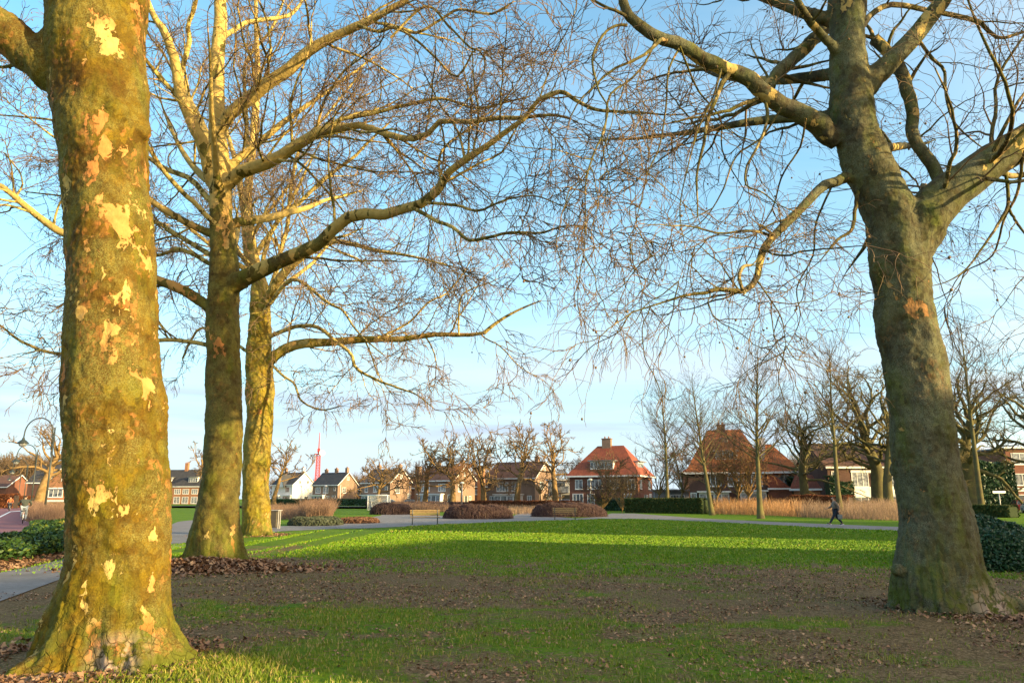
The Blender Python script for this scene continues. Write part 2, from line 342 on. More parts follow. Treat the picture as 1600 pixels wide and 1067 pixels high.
def bake_trunk(name, trunk, extra, base, voxel, mat, parent, lobes, foot_z, seed, palef, bump=(.05, .5, .018, .09), knobs=(), greyf=None):
    """trunk: (pts, rad) resampled; extra: list of limbs; everything joined by a voxel remesh into one mesh"""
    rng = np.random.default_rng(seed)
    mb = MB(); base = Vector(base)
    pts, rad = trunk; n = 64; vs = []; ph = rng.uniform(0, 6.28, 6)
    for i in range(len(pts)):
        t = Vector(pts[min(i+1, len(pts)-1)]-pts[max(i-1, 0)]).normalized(); x = Vector((1, 0, 0)); x = (x-t*x.dot(t)).normalized(); y = t.cross(x)
        z = pts[i][2]; fl = max(0., 1-z/foot_z)**2.2
        for k in range(n):
            a = 2*pi*k/n; q = 1+.035*sin(2*a+ph[0]+z*.5)+.03*sin(3*a+ph[1]-z*.8)
            for (la, lw, lh) in lobes:
                dlt = (a-R_(la)+pi) % (2*pi)-pi; q += lh*fl*math.exp(-(dlt/lw)**2)
            vs.append(Vector(pts[i])+(x*cos(a)+y*sin(a))*rad[i]*q)
    fs = [(i*n+k, i*n+(k+1) % n, (i+1)*n+(k+1) % n, (i+1)*n+k) for i in range(len(pts)-1) for k in range(n)]
    fs += [tuple(range(n))[::-1], tuple((len(pts)-1)*n+k for k in range(n))]
    mb.add(vs, fs)
    for lp, lr in extra: mb.tube([Vector(p) for p in lp], list(lr), 14)
    for (kx, ky, kz, kr) in knobs:
        c = Vector((kx, ky, kz)); mb.lathe([(kr*sin(u), -kr*cos(u)) for u in np.linspace(.15, pi-.15, 9)], 14, c)
    tmp = mb.build('tmp', mat)
    m = tmp.modifiers.new('r', 'REMESH'); m.mode = 'VOXEL'; m.voxel_size = voxel; m.use_smooth_shade = True
    s = tmp.modifiers.new('s', 'SMOOTH'); s.iterations = 6; s.factor = .5
    dg = bpy.context.evaluated_depsgraph_get(); ev = tmp.evaluated_get(dg); me = bpy.data.meshes.new_from_object(ev)
    nv = len(me.vertices); co = np.empty(nv*3, np.float32); me.vertices.foreach_get('co', co); co = co.reshape(-1, 3)
    no = np.empty(nv*3, np.float32); me.vertices.foreach_get('normal', no); no = no.reshape(-1, 3)
    from mathutils import noise as mn
    A, sA, Bm, sB = bump
    d = np.empty(nv, np.float32)
    ratio = np.sqrt((co[:, 0]-np.interp(co[:, 2], pts[:, 2], pts[:, 0]))**2+(co[:, 1]-np.interp(co[:, 2], pts[:, 2], pts[:, 1]))**2)/np.interp(co[:, 2], pts[:, 2], rad)
    amp = np.interp(co[:, 2], pts[:, 2], rad)/rad[len(rad)//3]; amp = np.clip(amp, .3, 1)*np.where(ratio > 1.7, .22, 1.0)
    for i in range(nv):
        v = Vector(co[i]); v2 = Vector((v.x, v.y, v.z*.7))
        d[i] = amp[i]*A*mn.fractal(v2/sA, 1.0, 2.0, 3)+amp[i]*Bm*mn.fractal(Vector((v.x, v.y, v.z*1.5))/sB, .8, 2.0, 3)
        # horizontal wrinkles and vertical creases near the foot
        if v.z < foot_z*1.2:
            ang = math.atan2(v.y-pts[0][1], v.x-pts[0][0]); fz = (1-v.z/(foot_z*1.2))
            d[i] += .075*fz*abs(mn.noise(Vector((ang*2.6, v.z*.9, seed))))**.7*rad[0]*1.2-.03*fz
            d[i] -= .05*fz*rad[0]*(max(0, 1-abs(mn.noise(Vector((ang*4.5+v.z*.5, v.z*.5, seed+9.))))*7))
    co = co+no*d[:, None]; me.vertices.foreach_set('co', (co-np.array(base)[None, :]).astype(np.float32).ravel())
    z = co[:, 2]
    rr = np.sqrt((co[:, 0]-np.interp(z, pts[:, 2], pts[:, 0]))**2+(co[:, 1]-np.interp(z, pts[:, 2], pts[:, 1]))**2)
    pale = palef(co, rr); foot = np.clip(1-z/(foot_z*.9), 0, 1)**1.5
    grey = greyf(co) if greyf else np.zeros(nv)
    for k, a in (('pale', pale), ('foot', foot), ('grey', grey)):
        at = me.attributes.new(k, 'FLOAT', 'POINT'); at.data.foreach_set('value', a.astype(np.float32))
    me.polygons.foreach_set('use_smooth', [True]*len(me.polygons)); me.update()
    if not me.materials: me.materials.append(mat)
    bpy.data.objects.remove(tmp)
    me.name = name; o = bpy.data.objects.new(name, me); COL.objects.link(o); o.parent = parent
    return o
def crown(parent, base, L1, L2, name_b='branches', name_t='twigs', mb_=None, mt=None, split=.012):
    b = np.array(base)
    if L1:
        V, Fc, Rv = tubes_mesh(L1); mesh_np(name_b, V-b, Fc, mb_, parent, True, {'pale': np.clip(.55+.6*(Rv-.015)/.06, .3, 1)})
    if L2:
        V, Fc, Rv = tubes_mesh(L2); mesh_np(name_t, V-b, Fc, mt, parent, True)

def hero(name, label, Y0, trunk_spec, limbs, hidden, seed, voxel, mat, lobes, foot_z, palef, dens=1.0, bump=(.05, .5, .018, .09), knobs=(), greyf=None, n2=600, n3=3200, n4=14000, rmin=.0045, fwd=0., bury=.25, rs=1.0, roots=(), lm='limb'):
    rng = np.random.default_rng(seed)
    tp, tr = limb(trunk_spec, Y0, 0, 90, rng, 0); tr = tr*rs
    lean = np.clip((tp[:, 2])/12, 0, 1)*fwd; tp[:, 1] += lean
    tp[0, 2] = -bury
    base = (float(tp[0, 0]), float(Y0), 0.)
    root = empty(name, base, 0, label, 'plane tree', 'large bare plane trees in the park')
    TL = []; BL = []
    for (spec, yo, dz, thick) in limbs:
        p, r = limb(spec, Y0+yo, dz, 26, rng, .07)
        (TL if thick else BL).append((p, r if thick else np.maximum(r*.66, rmin*1.2)))
    for (p0, d0, ln, r0, wn) in hidden:
        n = 26; p = np.zeros((n, 3)); p[0] = [np.interp(p0[2], tp[:, 2], tp[:, k]) for k in range(3)]; d = np.array(d0, float); d /= np.linalg.norm(d)
        for i in range(n-1):
            p[i+1] = p[i]+d*ln/(n-1); d = d+rng.normal(size=3)*wn*.5; d[2] += .012; d /= np.linalg.norm(d)
        r = r0*(1-.93*np.linspace(0, 1, n)); (TL if r0 > .06 else BL).append((p, r))
    # in the trunk mesh limbs keep to where they are thick; thin ends go to the branch mesh
    extra = []; thinparts = []
    for p, r in TL:
        cut = int(np.argmax(r < voxel*1.5)) if (r < voxel*1.5).any() else len(r)
        cut = max(cut, 4); extra.append((p[:cut], r[:cut]))
        if cut < len(r)-2: thinparts.append(resample(p[cut-2:], r[cut-2:]*.97, 26))
    for (ra, rl, r0) in roots:
        ra = R_(ra); q = []; b0 = tr[1]
        for k in range(9):
            u = k/8; dd = b0*.45+rl*u; aa = ra+.35*math.sin(u*3+ra*5)*u; q.append((tp[0, 0]+cos(aa)*dd, tp[0, 1]+sin(aa)*dd, .42*(1-u)**2.2+.03-.09*u))
        extra.append((np.array(q), r0*(1-.75*np.linspace(0, 1, 9))))
    bake_trunk('trunk', (tp, tr), extra, base, voxel, mat, root, lobes, foot_z, seed, palef, bump, knobs, greyf)
    allL = TL+BL
    PP = np.stack([p for p, r in allL]); RR = np.stack([r for p, r in allL])
    thin = BL+thinparts
    TP = np.stack([p for p, r in thin]) if thin else np.zeros((0, 26, 3)); TR = np.stack([r for p, r in thin]) if thin else np.zeros((0, 26))
    g1 = grow(rng, PP, RR, 1.25*dens, .45, 50, 14, .13, .012, .36, .010, 1.0, 5.2, .12, 2, rcap=.042)
    g2 = grow(rng, g1[0], g1[1], 2.0*dens, .46, 48, 9, .17, .0, .55, rmin*1.6, .5, 2.4, .1, 2, rcap=.020, maxn=n2)
    # mild droop for the lower, outer wood
    z2 = g2[0][:, -1, 2]; drp = np.where(z2 < 9, -.15, -.03)
    g3 = grow(rng, g2[0], g2[1], 2.6*dens, .62, 44, 7, .16, drp*.8, .6, rmin*1.25, .5, 1.7, .08, 1, rcap=.012, maxn=n3)
    z3 = g3[0][:, -1, 2]; drp3 = np.where(z3 < 9, -.16, -.02)
    g4 = grow(rng, g3[0], g3[1], 3.6*dens, .6, 40, 5, .17, drp3, .7, rmin, .25, .95, .06, 1, maxn=n4)
    crown(root, base, [(TP, TR, 9), (g1[0], g1[1], 6)], [(g2[0], g2[1], 4), (g3[0], g3[1], 3), (g4[0], g4[1], 3)], mb_=M[lm], mt=M['twig'])
    # hanging seed balls
    e = g4[0][:, -1]; k = rng.choice(len(e), 260, replace=False); e = e[k]-np.array([0, 0, .05]); q = np.stack([e+np.array([0, 0, .02]), e+np.array([0, 0, .012]), e, e-np.array([0, 0, .012]), e-np.array([0, 0, .02])], 1)
    V, Fc, _ = tubes_mesh([(q, np.tile(np.array([.003, .015, .019, .015, .003]), (len(e), 1)), 6)]); o = mesh_np('seed_balls', V-np.array(base), Fc, M['twig'], root, True); o['kind'] = 'stuff'
    print('TWIGS', len(g1[0]), len(g2[0]), len(g3[0]), len(g4[0]))
    return root, g4

# ---- near left plane
def T(l): return [tuple(x) for x in l]
tr1 = T([(172, 1062, 100), (172, 1030, 96), (172, 1000, 96), (176, 960, 90), (180, 925, 88), (188, 872, 85), (188, 818, 84), (187, 765, 84), (181, 700, 85), (177, 640, 86), (172, 600, 84), (173, 553, 82), (175, 500, 80), (173, 400, 76), (165, 300, 74), (163, 240, 76), (160, 200, 84), (158, 150, 87), (154, 100, 84), (152, 50, 86), (154, 0, 88), (158, -120, 90), (160, -260, 80), (165, -420, 60), (175, -600, 42), (190, -800, 22)])
limbs1 = [
 ([(120, 150, 26), (95, 128, 30), (60, 95, 30), (25, 65, 31), (-10, 38, 31), (-80, -20, 28), (-160, -90, 24), (-260, -140, 18), (-400, -220, 8)], 0, -.6, True),
 ([(190, -260, 26), (260, -330, 22), (360, -400, 17), (470, -430, 12), (600, -440, 6)], 0, 1.5, True),
 ([(190, -60, 22), (240, -140, 20), (310, -220, 17), (420, -280, 12), (540, -300, 6)], .2, 3.5, True),
 ([(120, -380, 26), (40, -480, 20), (-80, -560, 14), (-220, -620, 7)], 0, -2, True)]
kn1 = []
for x, y, r, dy in ((216, 205, 20, -.05), (78, 65, 20, -.1), (180, 175, 20, -.34)):
    q, k = P(x, y, 7.7+dy); kn1.append((q.x, q.y, q.z, r*k))
PB = [P(185, 440, 7.2)[0], P(215, 60, 7.2)[0], P(215, 560, 7.2)[0], P(222, 230, 7.2)[0], P(270, 480, 7.4)[0]]
def pf1(co, rr):
    z = co[:, 2]; p = np.clip((z-2.5)/5, 0, 1)*.12
    for c, r in zip(PB, (.42, .34, .2, .32, .2)):
        d = np.sqrt((co[:, 0]-c.x)**2+(co[:, 1]-c.y)**2+((co[:, 2]-c.z)*.55)**2); p = p+1.0*np.exp(-(d/r)**2)
    p = p+np.where(rr > .95, .35, 0)*np.clip((z-4)/2, 0, 1)
    return np.clip(p, 0, 1.2)
def gf1(co):
    c = G(172, 1062); d = np.abs(co[:, 0]-(c.x+.0)); return np.clip(1.3-d/.24, 0, 1)*np.clip(1.6-co[:, 2]/.26, 0, 1)*(co[:, 1] < 7.6)
hero('plane_tree', 'thickest plane tree, front left, mottled olive and cream bark in golden sun', 7.7, tr1, limbs1,
     [((-3.3, 8.2, 9.5), (.3, .8, .7), 5, .14, .05), ((-4.6, 8, 10), (-.7, .5, .6), 6, .15, .05)], 11, .022, M['bark1'],
     [(200, .30, .55), (235, .22, .45), (262, .2, .30), (300, .28, .40), (340, .32, .58), (15, .3, .55), (80, .4, .4), (140, .3, .45)], 1.15, pf1, knobs=kn1, greyf=gf1, n2=800, n3=4000, n4=14000, rs=.84, roots=[(215, 1.0, .17), (250, .7, .15), (290, .6, .13), (325, .95, .18), (352, 1.0, .17), (20, .9, .15), (170, .9, .15)], bump=(.035, .45, .012, .07), rmin=.0042)

# ---- second plane
tr2 = T([(336, 878, 46), (336, 860, 43), (336, 840, 41), (337, 818, 38), (340, 780, 34), (346, 740, 32), (349, 700, 31), (350, 659, 30), (351, 606, 28.5), (350, 553, 26), (348, 500, 25.5), (351, 450, 24), (349, 400, 21), (346, 350, 18), (344, 300, 18), (343, 260, 17), (341, 225, 14.5), (339, 150, 12.5), (339, 94, 12), (345, 37, 11), (344, 0, 10), (342, -80, 9), (335, -200, 7), (340, -330, 4)])
limbs2 = [
 ([(332, 290, 9), (322, 245, 10), (315, 225, 9.5), (296, 180, 9), (281, 146, 8.5), (276, 112, 8), (272, 90, 7.5), (255, 49, 6), (240, 25, 5), (225, -20, 4), (215, -80, 2)], 0, -2.5, True),
 ([(281, 130, 6), (289, 90, 6), (296, 64, 6), (294, 41, 5), (304, 11, 4.5), (310, -40, 3.5), (300, -110, 2)], -.8, -1, False),
 ([(338, 262, 8), (322, 215, 8), (311, 191, 8), (292, 150, 6), (281, 116, 4), (262, 70, 2.5)], .5, 3, True),
 ([(276, 148, 5), (251, 124, 5), (240, 109, 4.5), (215, 80, 3), (180, 60, 2)], -.9, -1.2, False),
 ([(340, 215, 9), (352, 188, 9), (364, 176, 10.5), (390, 154, 10.5), (420, 131, 10), (450, 109, 10), (484, 79, 8.5), (510, 64, 8), (540, 49, 7), (570, 37, 6.5), (596, 22, 5.5), (634, 0, 4.5), (690, -40, 3.5), (760, -90, 2)], 0, -3.5, True),
 ([(560, 40, 4), (590, 50, 4), (617, 42, 4), (650, 52, 3.5), (690, 30, 3.2), (716, 15, 3.2), (745, 20, 3), (770, 22, 2.8), (800, 5, 2)], -2.5, -1.5, False),
 ([(345, 60, 6), (365, 48, 6), (385, 36, 5.5), (420, 30, 5), (450, 25, 4.5), (470, 5, 3.5), (480, -30, 2)], 0, 2, False),
 ([(345, 300, 10), (360, 283, 10.5), (382, 266, 10.5), (420, 255, 10), (450, 236, 9), (484, 214, 8.5), (510, 202, 7.5), (532, 202, 6.5), (555, 195, 6), (577, 200, 5.5), (607, 210, 5.2), (640, 217, 5), (660, 214, 4.8), (679, 199, 4.8), (690, 189, 4.8), (731, 191, 4.2), (776, 185, 3.8), (817, 184, 3.2), (862, 180, 2.5), (892, 186, 1.8)], 0, -4.5, True),
 ([(520, 200, 5), (530, 187, 5), (559, 182, 4.8), (596, 174, 4.5), (640, 163, 4), (690, 154, 3.6), (742, 169, 2.8), (790, 160, 2.2), (830, 150, 1.5)], -2, -1, False),
 ([(352, 460, 14), (372, 438, 14), (394, 427, 13), (431, 411, 11.5), (473, 392, 10.5), (502, 378, 10), (525, 355, 9.5), (547, 336, 9.5), (570, 334, 9), (600, 335, 8.5), (637, 324, 8), (667, 315, 7.5), (686, 292, 7), (701, 270, 6.5), (731, 247, 6), (765, 225, 5.2), (795, 202, 4.8), (821, 184, 4.5), (840, 157, 4), (862, 148, 3.8), (881, 144, 3.6), (900, 157, 3.2), (922, 169, 3), (949, 174, 2.6), (997, 176, 2), (1040, 180, 1.2)], 0, -6, True),
 ([(637, 324, 5), (655, 330, 5), (682, 345, 4.6), (709, 356, 4.4), (731, 375, 4.2), (761, 371, 3.8), (795, 364, 3.6), (825, 364, 3.2), (847, 364, 2.8), (870, 356, 2.2), (900, 352, 1.6), (930, 362, 1.0)], -3.2, -2.5, False),
 ([(667, 317, 4), (712, 321, 3.6), (746, 330, 3.2), (769, 321, 2.6), (795, 311, 2.3), (832, 306, 2), (862, 315, 1.6), (900, 335, 1.2), (935, 380, .9)], -3.5, -3, False),
 ([(690, 290, 3.2), (686, 250, 3), (700, 225, 2.8), (735, 200, 2.5), (775, 175, 2), (800, 140, 1.6)], -3.6, 2, False),
 ([(600, 40, 2.8), (640, 55, 3), (680, 90, 2.8), (715, 120, 2.5), (745, 75, 2), (775, 100, 1.6), (800, 130, 1)], -3, -2, False),
 ([(610, 60, 3), (665, 10, 3), (700, 40, 2.6), (735, 75, 2.4), (748, 78, 2.2), (758, 103, 2), (740, 145, 1.6), (690, 200, 1)], -4.2, -1, False),
 ([(345, 490, 9), (323, 478, 9), (290, 455, 8), (253, 440, 7.5), (200, 420, 7), (150, 390, 6.5), (93, 361, 6), (47, 328, 5.5), (0, 290, 4.5), (-60, 270, 3), (-140, 220, 1.5)], 0, -1.5, True),
 ([(345, 425, 6), (328, 412, 5.5), (281, 389, 5), (253, 398, 4), (215, 400, 3), (150, 385, 2)], 0, 1.5, False),
 ([(345, 410, 6), (328, 398, 6), (281, 370, 5.5), (244, 347, 5), (190, 330, 4), (120, 310, 2.5), (40, 300, 1.5)], 0, 3, False),
 ([(345, 355, 7), (337, 351, 6), (300, 314, 6), (262, 276, 5.5), (234, 234, 5), (200, 190, 4), (130, 140, 3), (50, 100, 2)], -.2, -3, False),
 ([(340, 320, 7), (323, 309, 7), (300, 281, 6.5), (253, 262, 6), (234, 248, 5), (180, 220, 4), (90, 190, 3), (0, 180, 1.5)], 0, 2.5, False),
 ([(340, 545, 6), (320, 538, 5.5), (290, 533, 5), (253, 531, 5), (180, 545, 4.5), (93, 553, 4), (47, 540, 3.5), (20, 525, 3), (0, 508, 2.2), (-40, 490, 1.2)], 0, 1.5, False)]
def pf2(co, rr):
    z = co[:, 2]; return np.clip((z-7.5)/3.0, 0, 1)*.95+np.clip((rr-.6)/.8, 0, 1)*np.clip((z-5)/2, 0, 1)*.6+.08
hero('plane_tree', 'second plane tree from the left, trunk tinted grey-green for shade, rising from a leaf heap', 19.4, tr2, limbs2,
     [((-7.3, 19.5, 9), (.5, .8, .5), 7, .16, .06), ((-7.3, 19.3, 8.2), (-.2, .9, .4), 6.5, .14, .06), ((-7.3, 19.3, 10), (-.6, .5, .6), 7, .13, .06),
      ((-7.2, 19.2, 10.5), (.7, .1, .8), 7, .13, .06), ((-7.2, 19.2, 8.6), (-.8, -.3, .35), 6, .12, .06), ((-7.2, 19.0, 9.8), (.1, -.9, .6), 5, .12, .06)],
     22, .032, M['bark2'], [(190, .3, .42), (230, .25, .3), (265, .2, .22), (310, .3, .3), (355, .3, .30), (60, .4, .3), (120, .4, .3)], 1.4, pf2, rs=.94, roots=[(200, 1.2, .2), (250, .9, .18), (300, 1.0, .18), (345, 1.1, .18)], bump=(.045, .6, .014, .12), n2=3200, n3=15000, n4=60000, rmin=.0074)

# ---- third plane
tr3 = T([(400, 838, 27), (401, 825, 24), (401, 805, 21), (400, 765, 21.5), (402, 712, 22), (405, 659, 21.5), (406, 606, 22), (405, 553, 19), (406, 520, 17), (406, 480, 16.5), (405, 450, 14), (402, 420, 8), (392, 373, 7.5), (388, 300, 7), (396, 210, 6), (402, 120, 5), (400, 40, 4), (398, -60, 2.5)])
limbs3 = [
 ([(405, 585, 8), (417, 570, 8), (436, 552, 8.5), (464, 538, 8), (511, 535, 6.8), (562, 530, 6), (595, 530, 5.5), (628, 530, 5), (675, 523, 4.2), (717, 523, 4), (755, 521, 3.4), (775, 505, 2.8), (797, 491, 2.2), (820, 480, 1.6), (845, 470, 1)], 0, -4, True),
 ([(415, 530, 5.5), (427, 523, 5.5), (455, 512, 5), (487, 509, 4.8), (505, 516, 4.5), (520, 530, 4.2), (548, 552, 4), (556, 575, 3.8), (591, 594, 3), (628, 608, 2.4), (652, 617, 1.6), (680, 640, 1)], 0, -5, False),
 ([(717, 523, 2.4), (717, 486, 2.2), (722, 462, 2), (740, 450, 1.6), (759, 444, 1.2), (790, 430, .8)], -3.6, -1, False),
 ([(590, 528, 3), (637, 505, 2.6), (670, 472, 2.4), (698, 458, 2), (725, 425, 1.5), (740, 395, 1)], -2.2, 1, False),
 ([(400, 495, 9), (412, 478, 8.5), (425, 455, 8), (441, 430, 7.5), (459, 411, 7), (490, 388, 6), (515, 378, 5), (544, 380, 4.2), (591, 392, 3.2), (640, 400, 2.2), (700, 415, 1.4)], 0, -4, True),
 ([(405, 470, 8), (400, 440, 7.5), (389, 418, 6), (384, 373, 6), (380, 320, 5.5), (370, 260, 4.5), (352, 200, 3)], 0, 2, True),
 ([(405, 470, 6), (408, 420, 5.5), (427, 356, 5.5), (465, 319, 5), (510, 277, 4.5), (551, 247, 3.8), (577, 221, 3), (610, 190, 2)], 0, -3, False),
 ([(412, 478, 6), (430, 430, 6), (437, 400, 5.5), (450, 345, 5), (455, 290, 4.5), (470, 230, 4), (510, 180, 3), (560, 120, 2)], 0, 3, False),
 ([(405, 500, 5), (425, 470, 5), (450, 440, 5), (471, 440, 4.4), (511, 472, 3.6), (535, 485, 3), (560, 520, 2.2), (600, 555, 1.4)], 0, -6, False),
 ([(390, 300, 5), (386, 210, 4.5), (382, 127, 4), (386, 94, 3.8), (420, 52, 3.4), (435, 22, 3), (450, -20, 2)], 0, 1, False),
 ([(398, 555, 5), (380, 545, 4), (340, 520, 3.5), (310, 515, 3), (285, 560, 2)], 0, 3, False),
 ([(415, 560, 3.5), (440, 585, 3.2), (460, 600, 2.8), (470, 625, 2.4), (500, 640, 2), (530, 635, 1.3)], 0, -3, False)]
def pf3(co, rr):
    z = co[:, 2]; return np.clip((z-10)/3.0, 0, 1)*.9+np.clip((rr-.9)/1, 0, 1)*.5+.12
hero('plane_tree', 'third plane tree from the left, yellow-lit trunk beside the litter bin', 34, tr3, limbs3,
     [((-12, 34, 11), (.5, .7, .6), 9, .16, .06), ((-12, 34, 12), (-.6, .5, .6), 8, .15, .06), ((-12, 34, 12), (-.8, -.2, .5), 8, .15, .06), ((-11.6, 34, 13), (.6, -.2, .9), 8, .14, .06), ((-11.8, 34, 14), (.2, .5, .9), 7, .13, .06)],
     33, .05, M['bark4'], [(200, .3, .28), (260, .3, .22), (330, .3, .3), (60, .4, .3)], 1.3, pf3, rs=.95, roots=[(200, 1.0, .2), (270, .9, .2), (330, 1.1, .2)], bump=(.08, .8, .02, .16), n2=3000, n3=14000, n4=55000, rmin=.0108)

# ---- right plane
tr4 = T([(1478, 957, 80), (1474, 935, 74), (1470, 912, 70), (1467, 854, 64), (1461, 797, 58), (1452, 739, 54), (1444, 681, 52), (1437, 623, 50), (1428, 566, 49.5), (1416, 508, 49), (1409, 450, 46), (1404, 400, 48), (1392, 340, 44), (1366, 281, 41), (1346, 234, 40), (1332, 187, 38), (1330, 141, 36), (1325, 94, 31), (1324, 40, 31), (1324, 0, 33), (1326, -60, 30), (1330, -160, 26), (1325, -300, 22), (1320, -460, 14), (1330, -600, 7)])
limbs4 = [
 ([(1405, 410, 34), (1425, 372, 38), (1450, 336, 35), (1479, 307, 32), (1515, 278, 29), (1549, 255, 28), (1600, 222, 26), (1660, 180, 22), (1740, 120, 18), (1840, 60, 12), (1960, 10, 6)], 0, -.8, True),
 ([(1345, 150, 18), (1362, 127, 18), (1382, 107, 16), (1399, 89, 14.5), (1432, 52, 13.5), (1460, 19, 13), (1474, 0, 12.5), (1500, -60, 11), (1540, -150, 8), (1600, -250, 4)], 0, -1, True),
 ([(1470, 285, 10), (1458, 258, 10), (1442, 239, 9.5), (1425, 211, 9.5), (1426, 178, 9.5), (1418, 141, 10), (1408, 112, 10), (1395, 90, 9), (1365, 60, 9)], .35, .4, True),
 ([(1310, 222, 16), (1292, 206, 17), (1259, 183, 16), (1221, 164, 14), (1190, 143, 13), (1160, 117, 12.5), (1127, 105, 12), (1095, 89, 11.5), (1062, 68, 10.5), (1029, 59, 9.5), (1001, 42, 9), (980, 20, 8.5), (972, -10, 8), (975, -60, 6.5), (985, -130, 4)], 0, -1.2, True),
 ([(1203, 138, 9), (1212, 118, 10), (1230, 100, 10), (1259, 75, 10.5), (1292, 42, 11), (1325, 10, 11)], .4, .6, True),
 ([(1335, 275, 9), (1315, 281, 8.5), (1287, 291, 8), (1263, 314, 7.5), (1240, 338, 7.5), (1212, 366, 7), (1193, 389, 6.3), (1186, 417, 6), (1181, 438, 5.6), (1160, 455, 4.5), (1127, 452, 4), (1102, 457, 3), (1070, 462, 2.2), (1034, 473, 1.6), (987, 488, 1)], 0, -1.5, True),
 ([(1160, 453, 4), (1155, 435, 4.5), (1160, 418, 4.5), (1175, 414, 3)], -1.2, .2, False),
 ([(1318, 95, 8), (1301, 75, 8), (1285, 55, 7), (1268, 37, 6.5), (1245, 0, 6), (1225, -50, 5), (1200, -110, 3)], 0, -1.5, True),
 ([(1340, 300, 5), (1336, 330, 4.5), (1330, 360, 4), (1312, 372, 3.5), (1297, 388, 3)], -.1, -.3, False),
 ([(1195, 150, 4), (1199, 180, 4), (1194, 205, 3.5), (1178, 240, 3), (1166, 262, 2.6), (1166, 290, 2), (1190, 300, 2), (1215, 320, 1.2)], -.3, -.5, False),
 ([(980, 40, 4), (965, 40, 3.5), (945, 52, 3), (926, 90, 2.8), (935, 140, 2.2), (950, 170, 1.8), (940, 210, 1.4)], -1.1, -.4, False),
 ([(1024, 62, 2.8), (1010, 95, 2.6), (985, 125, 2.6), (952, 150, 2.6), (945, 202, 2.4), (930, 235, 2.2), (915, 285, 2), (915, 356, 1.4), (912, 400, .9)], -1.0, -.6, False),
 ([(1062, 75, 2.8), (1045, 110, 2.5), (1040, 170, 2.2), (1030, 230, 2), (1012, 270, 1.6), (1000, 320, 1.2), (985, 380, .9)], -.9, -.5, False),
 ([(1127, 108, 2.72), (1115, 150, 2.45), (1092, 200, 2.04), (1075, 260, 1.70), (1062, 330, 1.36), (1072, 400, 0.95), (1060, 440, 0.61)], -.9, -.5, False),
 ([(1221, 168, 2.72), (1190, 215, 2.38), (1150, 245, 2.04), (1128, 300, 1.77), (1098, 345, 1.36), (1050, 380, 0.88)], -.5, 1.2, False),
 ([(1240, 340, 2.38), (1205, 350, 2.04), (1165, 372, 1.77), (1120, 368, 1.36), (1070, 392, 0.88), (1020, 400, 0.61)], -.6, -.8, False),
 ([(1184, 440, 2.04), (1205, 470, 1.77), (1222, 500, 1.36), (1228, 540, 0.88)], -1.2, .5, False),
 ([(1259, 185, 2.72), (1250, 230, 2.45), (1222, 275, 2.04), (1205, 330, 1.63), (1165, 390, 1.22), (1150, 430, 0.82)], -.4, 2.0, False),
 ([(1300, 290, 2.72), (1275, 350, 2.31), (1270, 400, 2.04), (1245, 450, 1.56), (1250, 500, 1.02), (1225, 550, 0.68)], .2, 1.5, False),
 ([(1062, 72, 2.72), (1090, 140, 2.31), (1125, 185, 2.04), (1130, 240, 1.56), (1165, 300, 1.09)], -1.0, 2.5, False),
 ([(1600, 235, 4.08), (1590, 300, 3.40), (1570, 340, 2.72), (1550, 400, 2.04), (1500, 430, 1.36), (1475, 480, 0.82)], -.5, 1.5, False),
 ([(1335, 60, 7), (1365, 20, 7), (1400, 8, 6.5), (1440, 15, 6), (1490, 25, 6), (1530, 35, 5.5), (1560, 60, 4), (1600, 50, 3.5), (1660, 40, 2)], .1, 1.5, False),
 ([(1430, 55, 4), (1455, 90, 4), (1475, 110, 3.6), (1478, 150, 3.2), (1490, 190, 2.6), (1520, 220, 1.8), (1550, 240, 1.2)], .3, .5, False),
 ([(1555, 265, 7), (1580, 275, 7), (1620, 270, 6), (1680, 260, 4)], 0, 1, False),
 ([(1572, 275, 4), (1575, 320, 4), (1560, 350, 3.5), (1540, 380, 2.8), (1510, 420, 2), (1480, 440, 1.4), (1450, 448, .9)], 0, -.3, False),
 ([(1575, 325, 3.4), (1590, 350, 3), (1610, 380, 2.2), (1620, 420, 1.4)], 0, -.3, False)]
kn4 = []
for x, y, r, dy in ((1398, 330, 22, -.2), (1402, 890, 11, -.1), (1404, 735, 11, .1)):
    q, k = P(x, y, 11.2+dy); kn4.append((q.x, q.y, q.z, r*k))
def pf4(co, rr):
    z = co[:, 2]; return .12+np.clip((z-4)/4, 0, 1)*.3+np.clip((rr-.75)/.8, 0, 1)*np.clip((z-3)/2, 0, 1)*.35
def gf4(co):
    c = G(1475, 950); return np.clip(1.5-np.abs(co[:, 0]-c.x-.15)/.35, 0, 1)*np.clip(1.5-co[:, 2]/.35, 0, 1)
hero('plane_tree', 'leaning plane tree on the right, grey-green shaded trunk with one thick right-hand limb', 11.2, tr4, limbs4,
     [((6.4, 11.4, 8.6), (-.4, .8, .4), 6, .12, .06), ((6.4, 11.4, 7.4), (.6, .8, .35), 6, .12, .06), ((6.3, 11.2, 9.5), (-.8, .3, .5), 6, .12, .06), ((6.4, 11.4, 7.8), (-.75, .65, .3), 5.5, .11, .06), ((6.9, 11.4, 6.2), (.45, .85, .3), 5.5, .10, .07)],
     44, .026, M['bark3'], [(200, .3, .22), (240, .3, .2), (285, .25, .28), (335, .25, .5), (20, .3, .3), (90, .4, .3), (150, .3, .3)], 1.3, pf4, lm='limb_shaded', rs=.88, roots=[(205, .8, .15), (240, .6, .14), (285, .7, .15), (320, .8, .17), (350, 1.7, .16), (20, .9, .14), (175, .7, .14)], knobs=kn4, greyf=gf4, bump=(.04, .45, .013, .09), n2=5200, n3=22000, n4=80000, rmin=.0044)
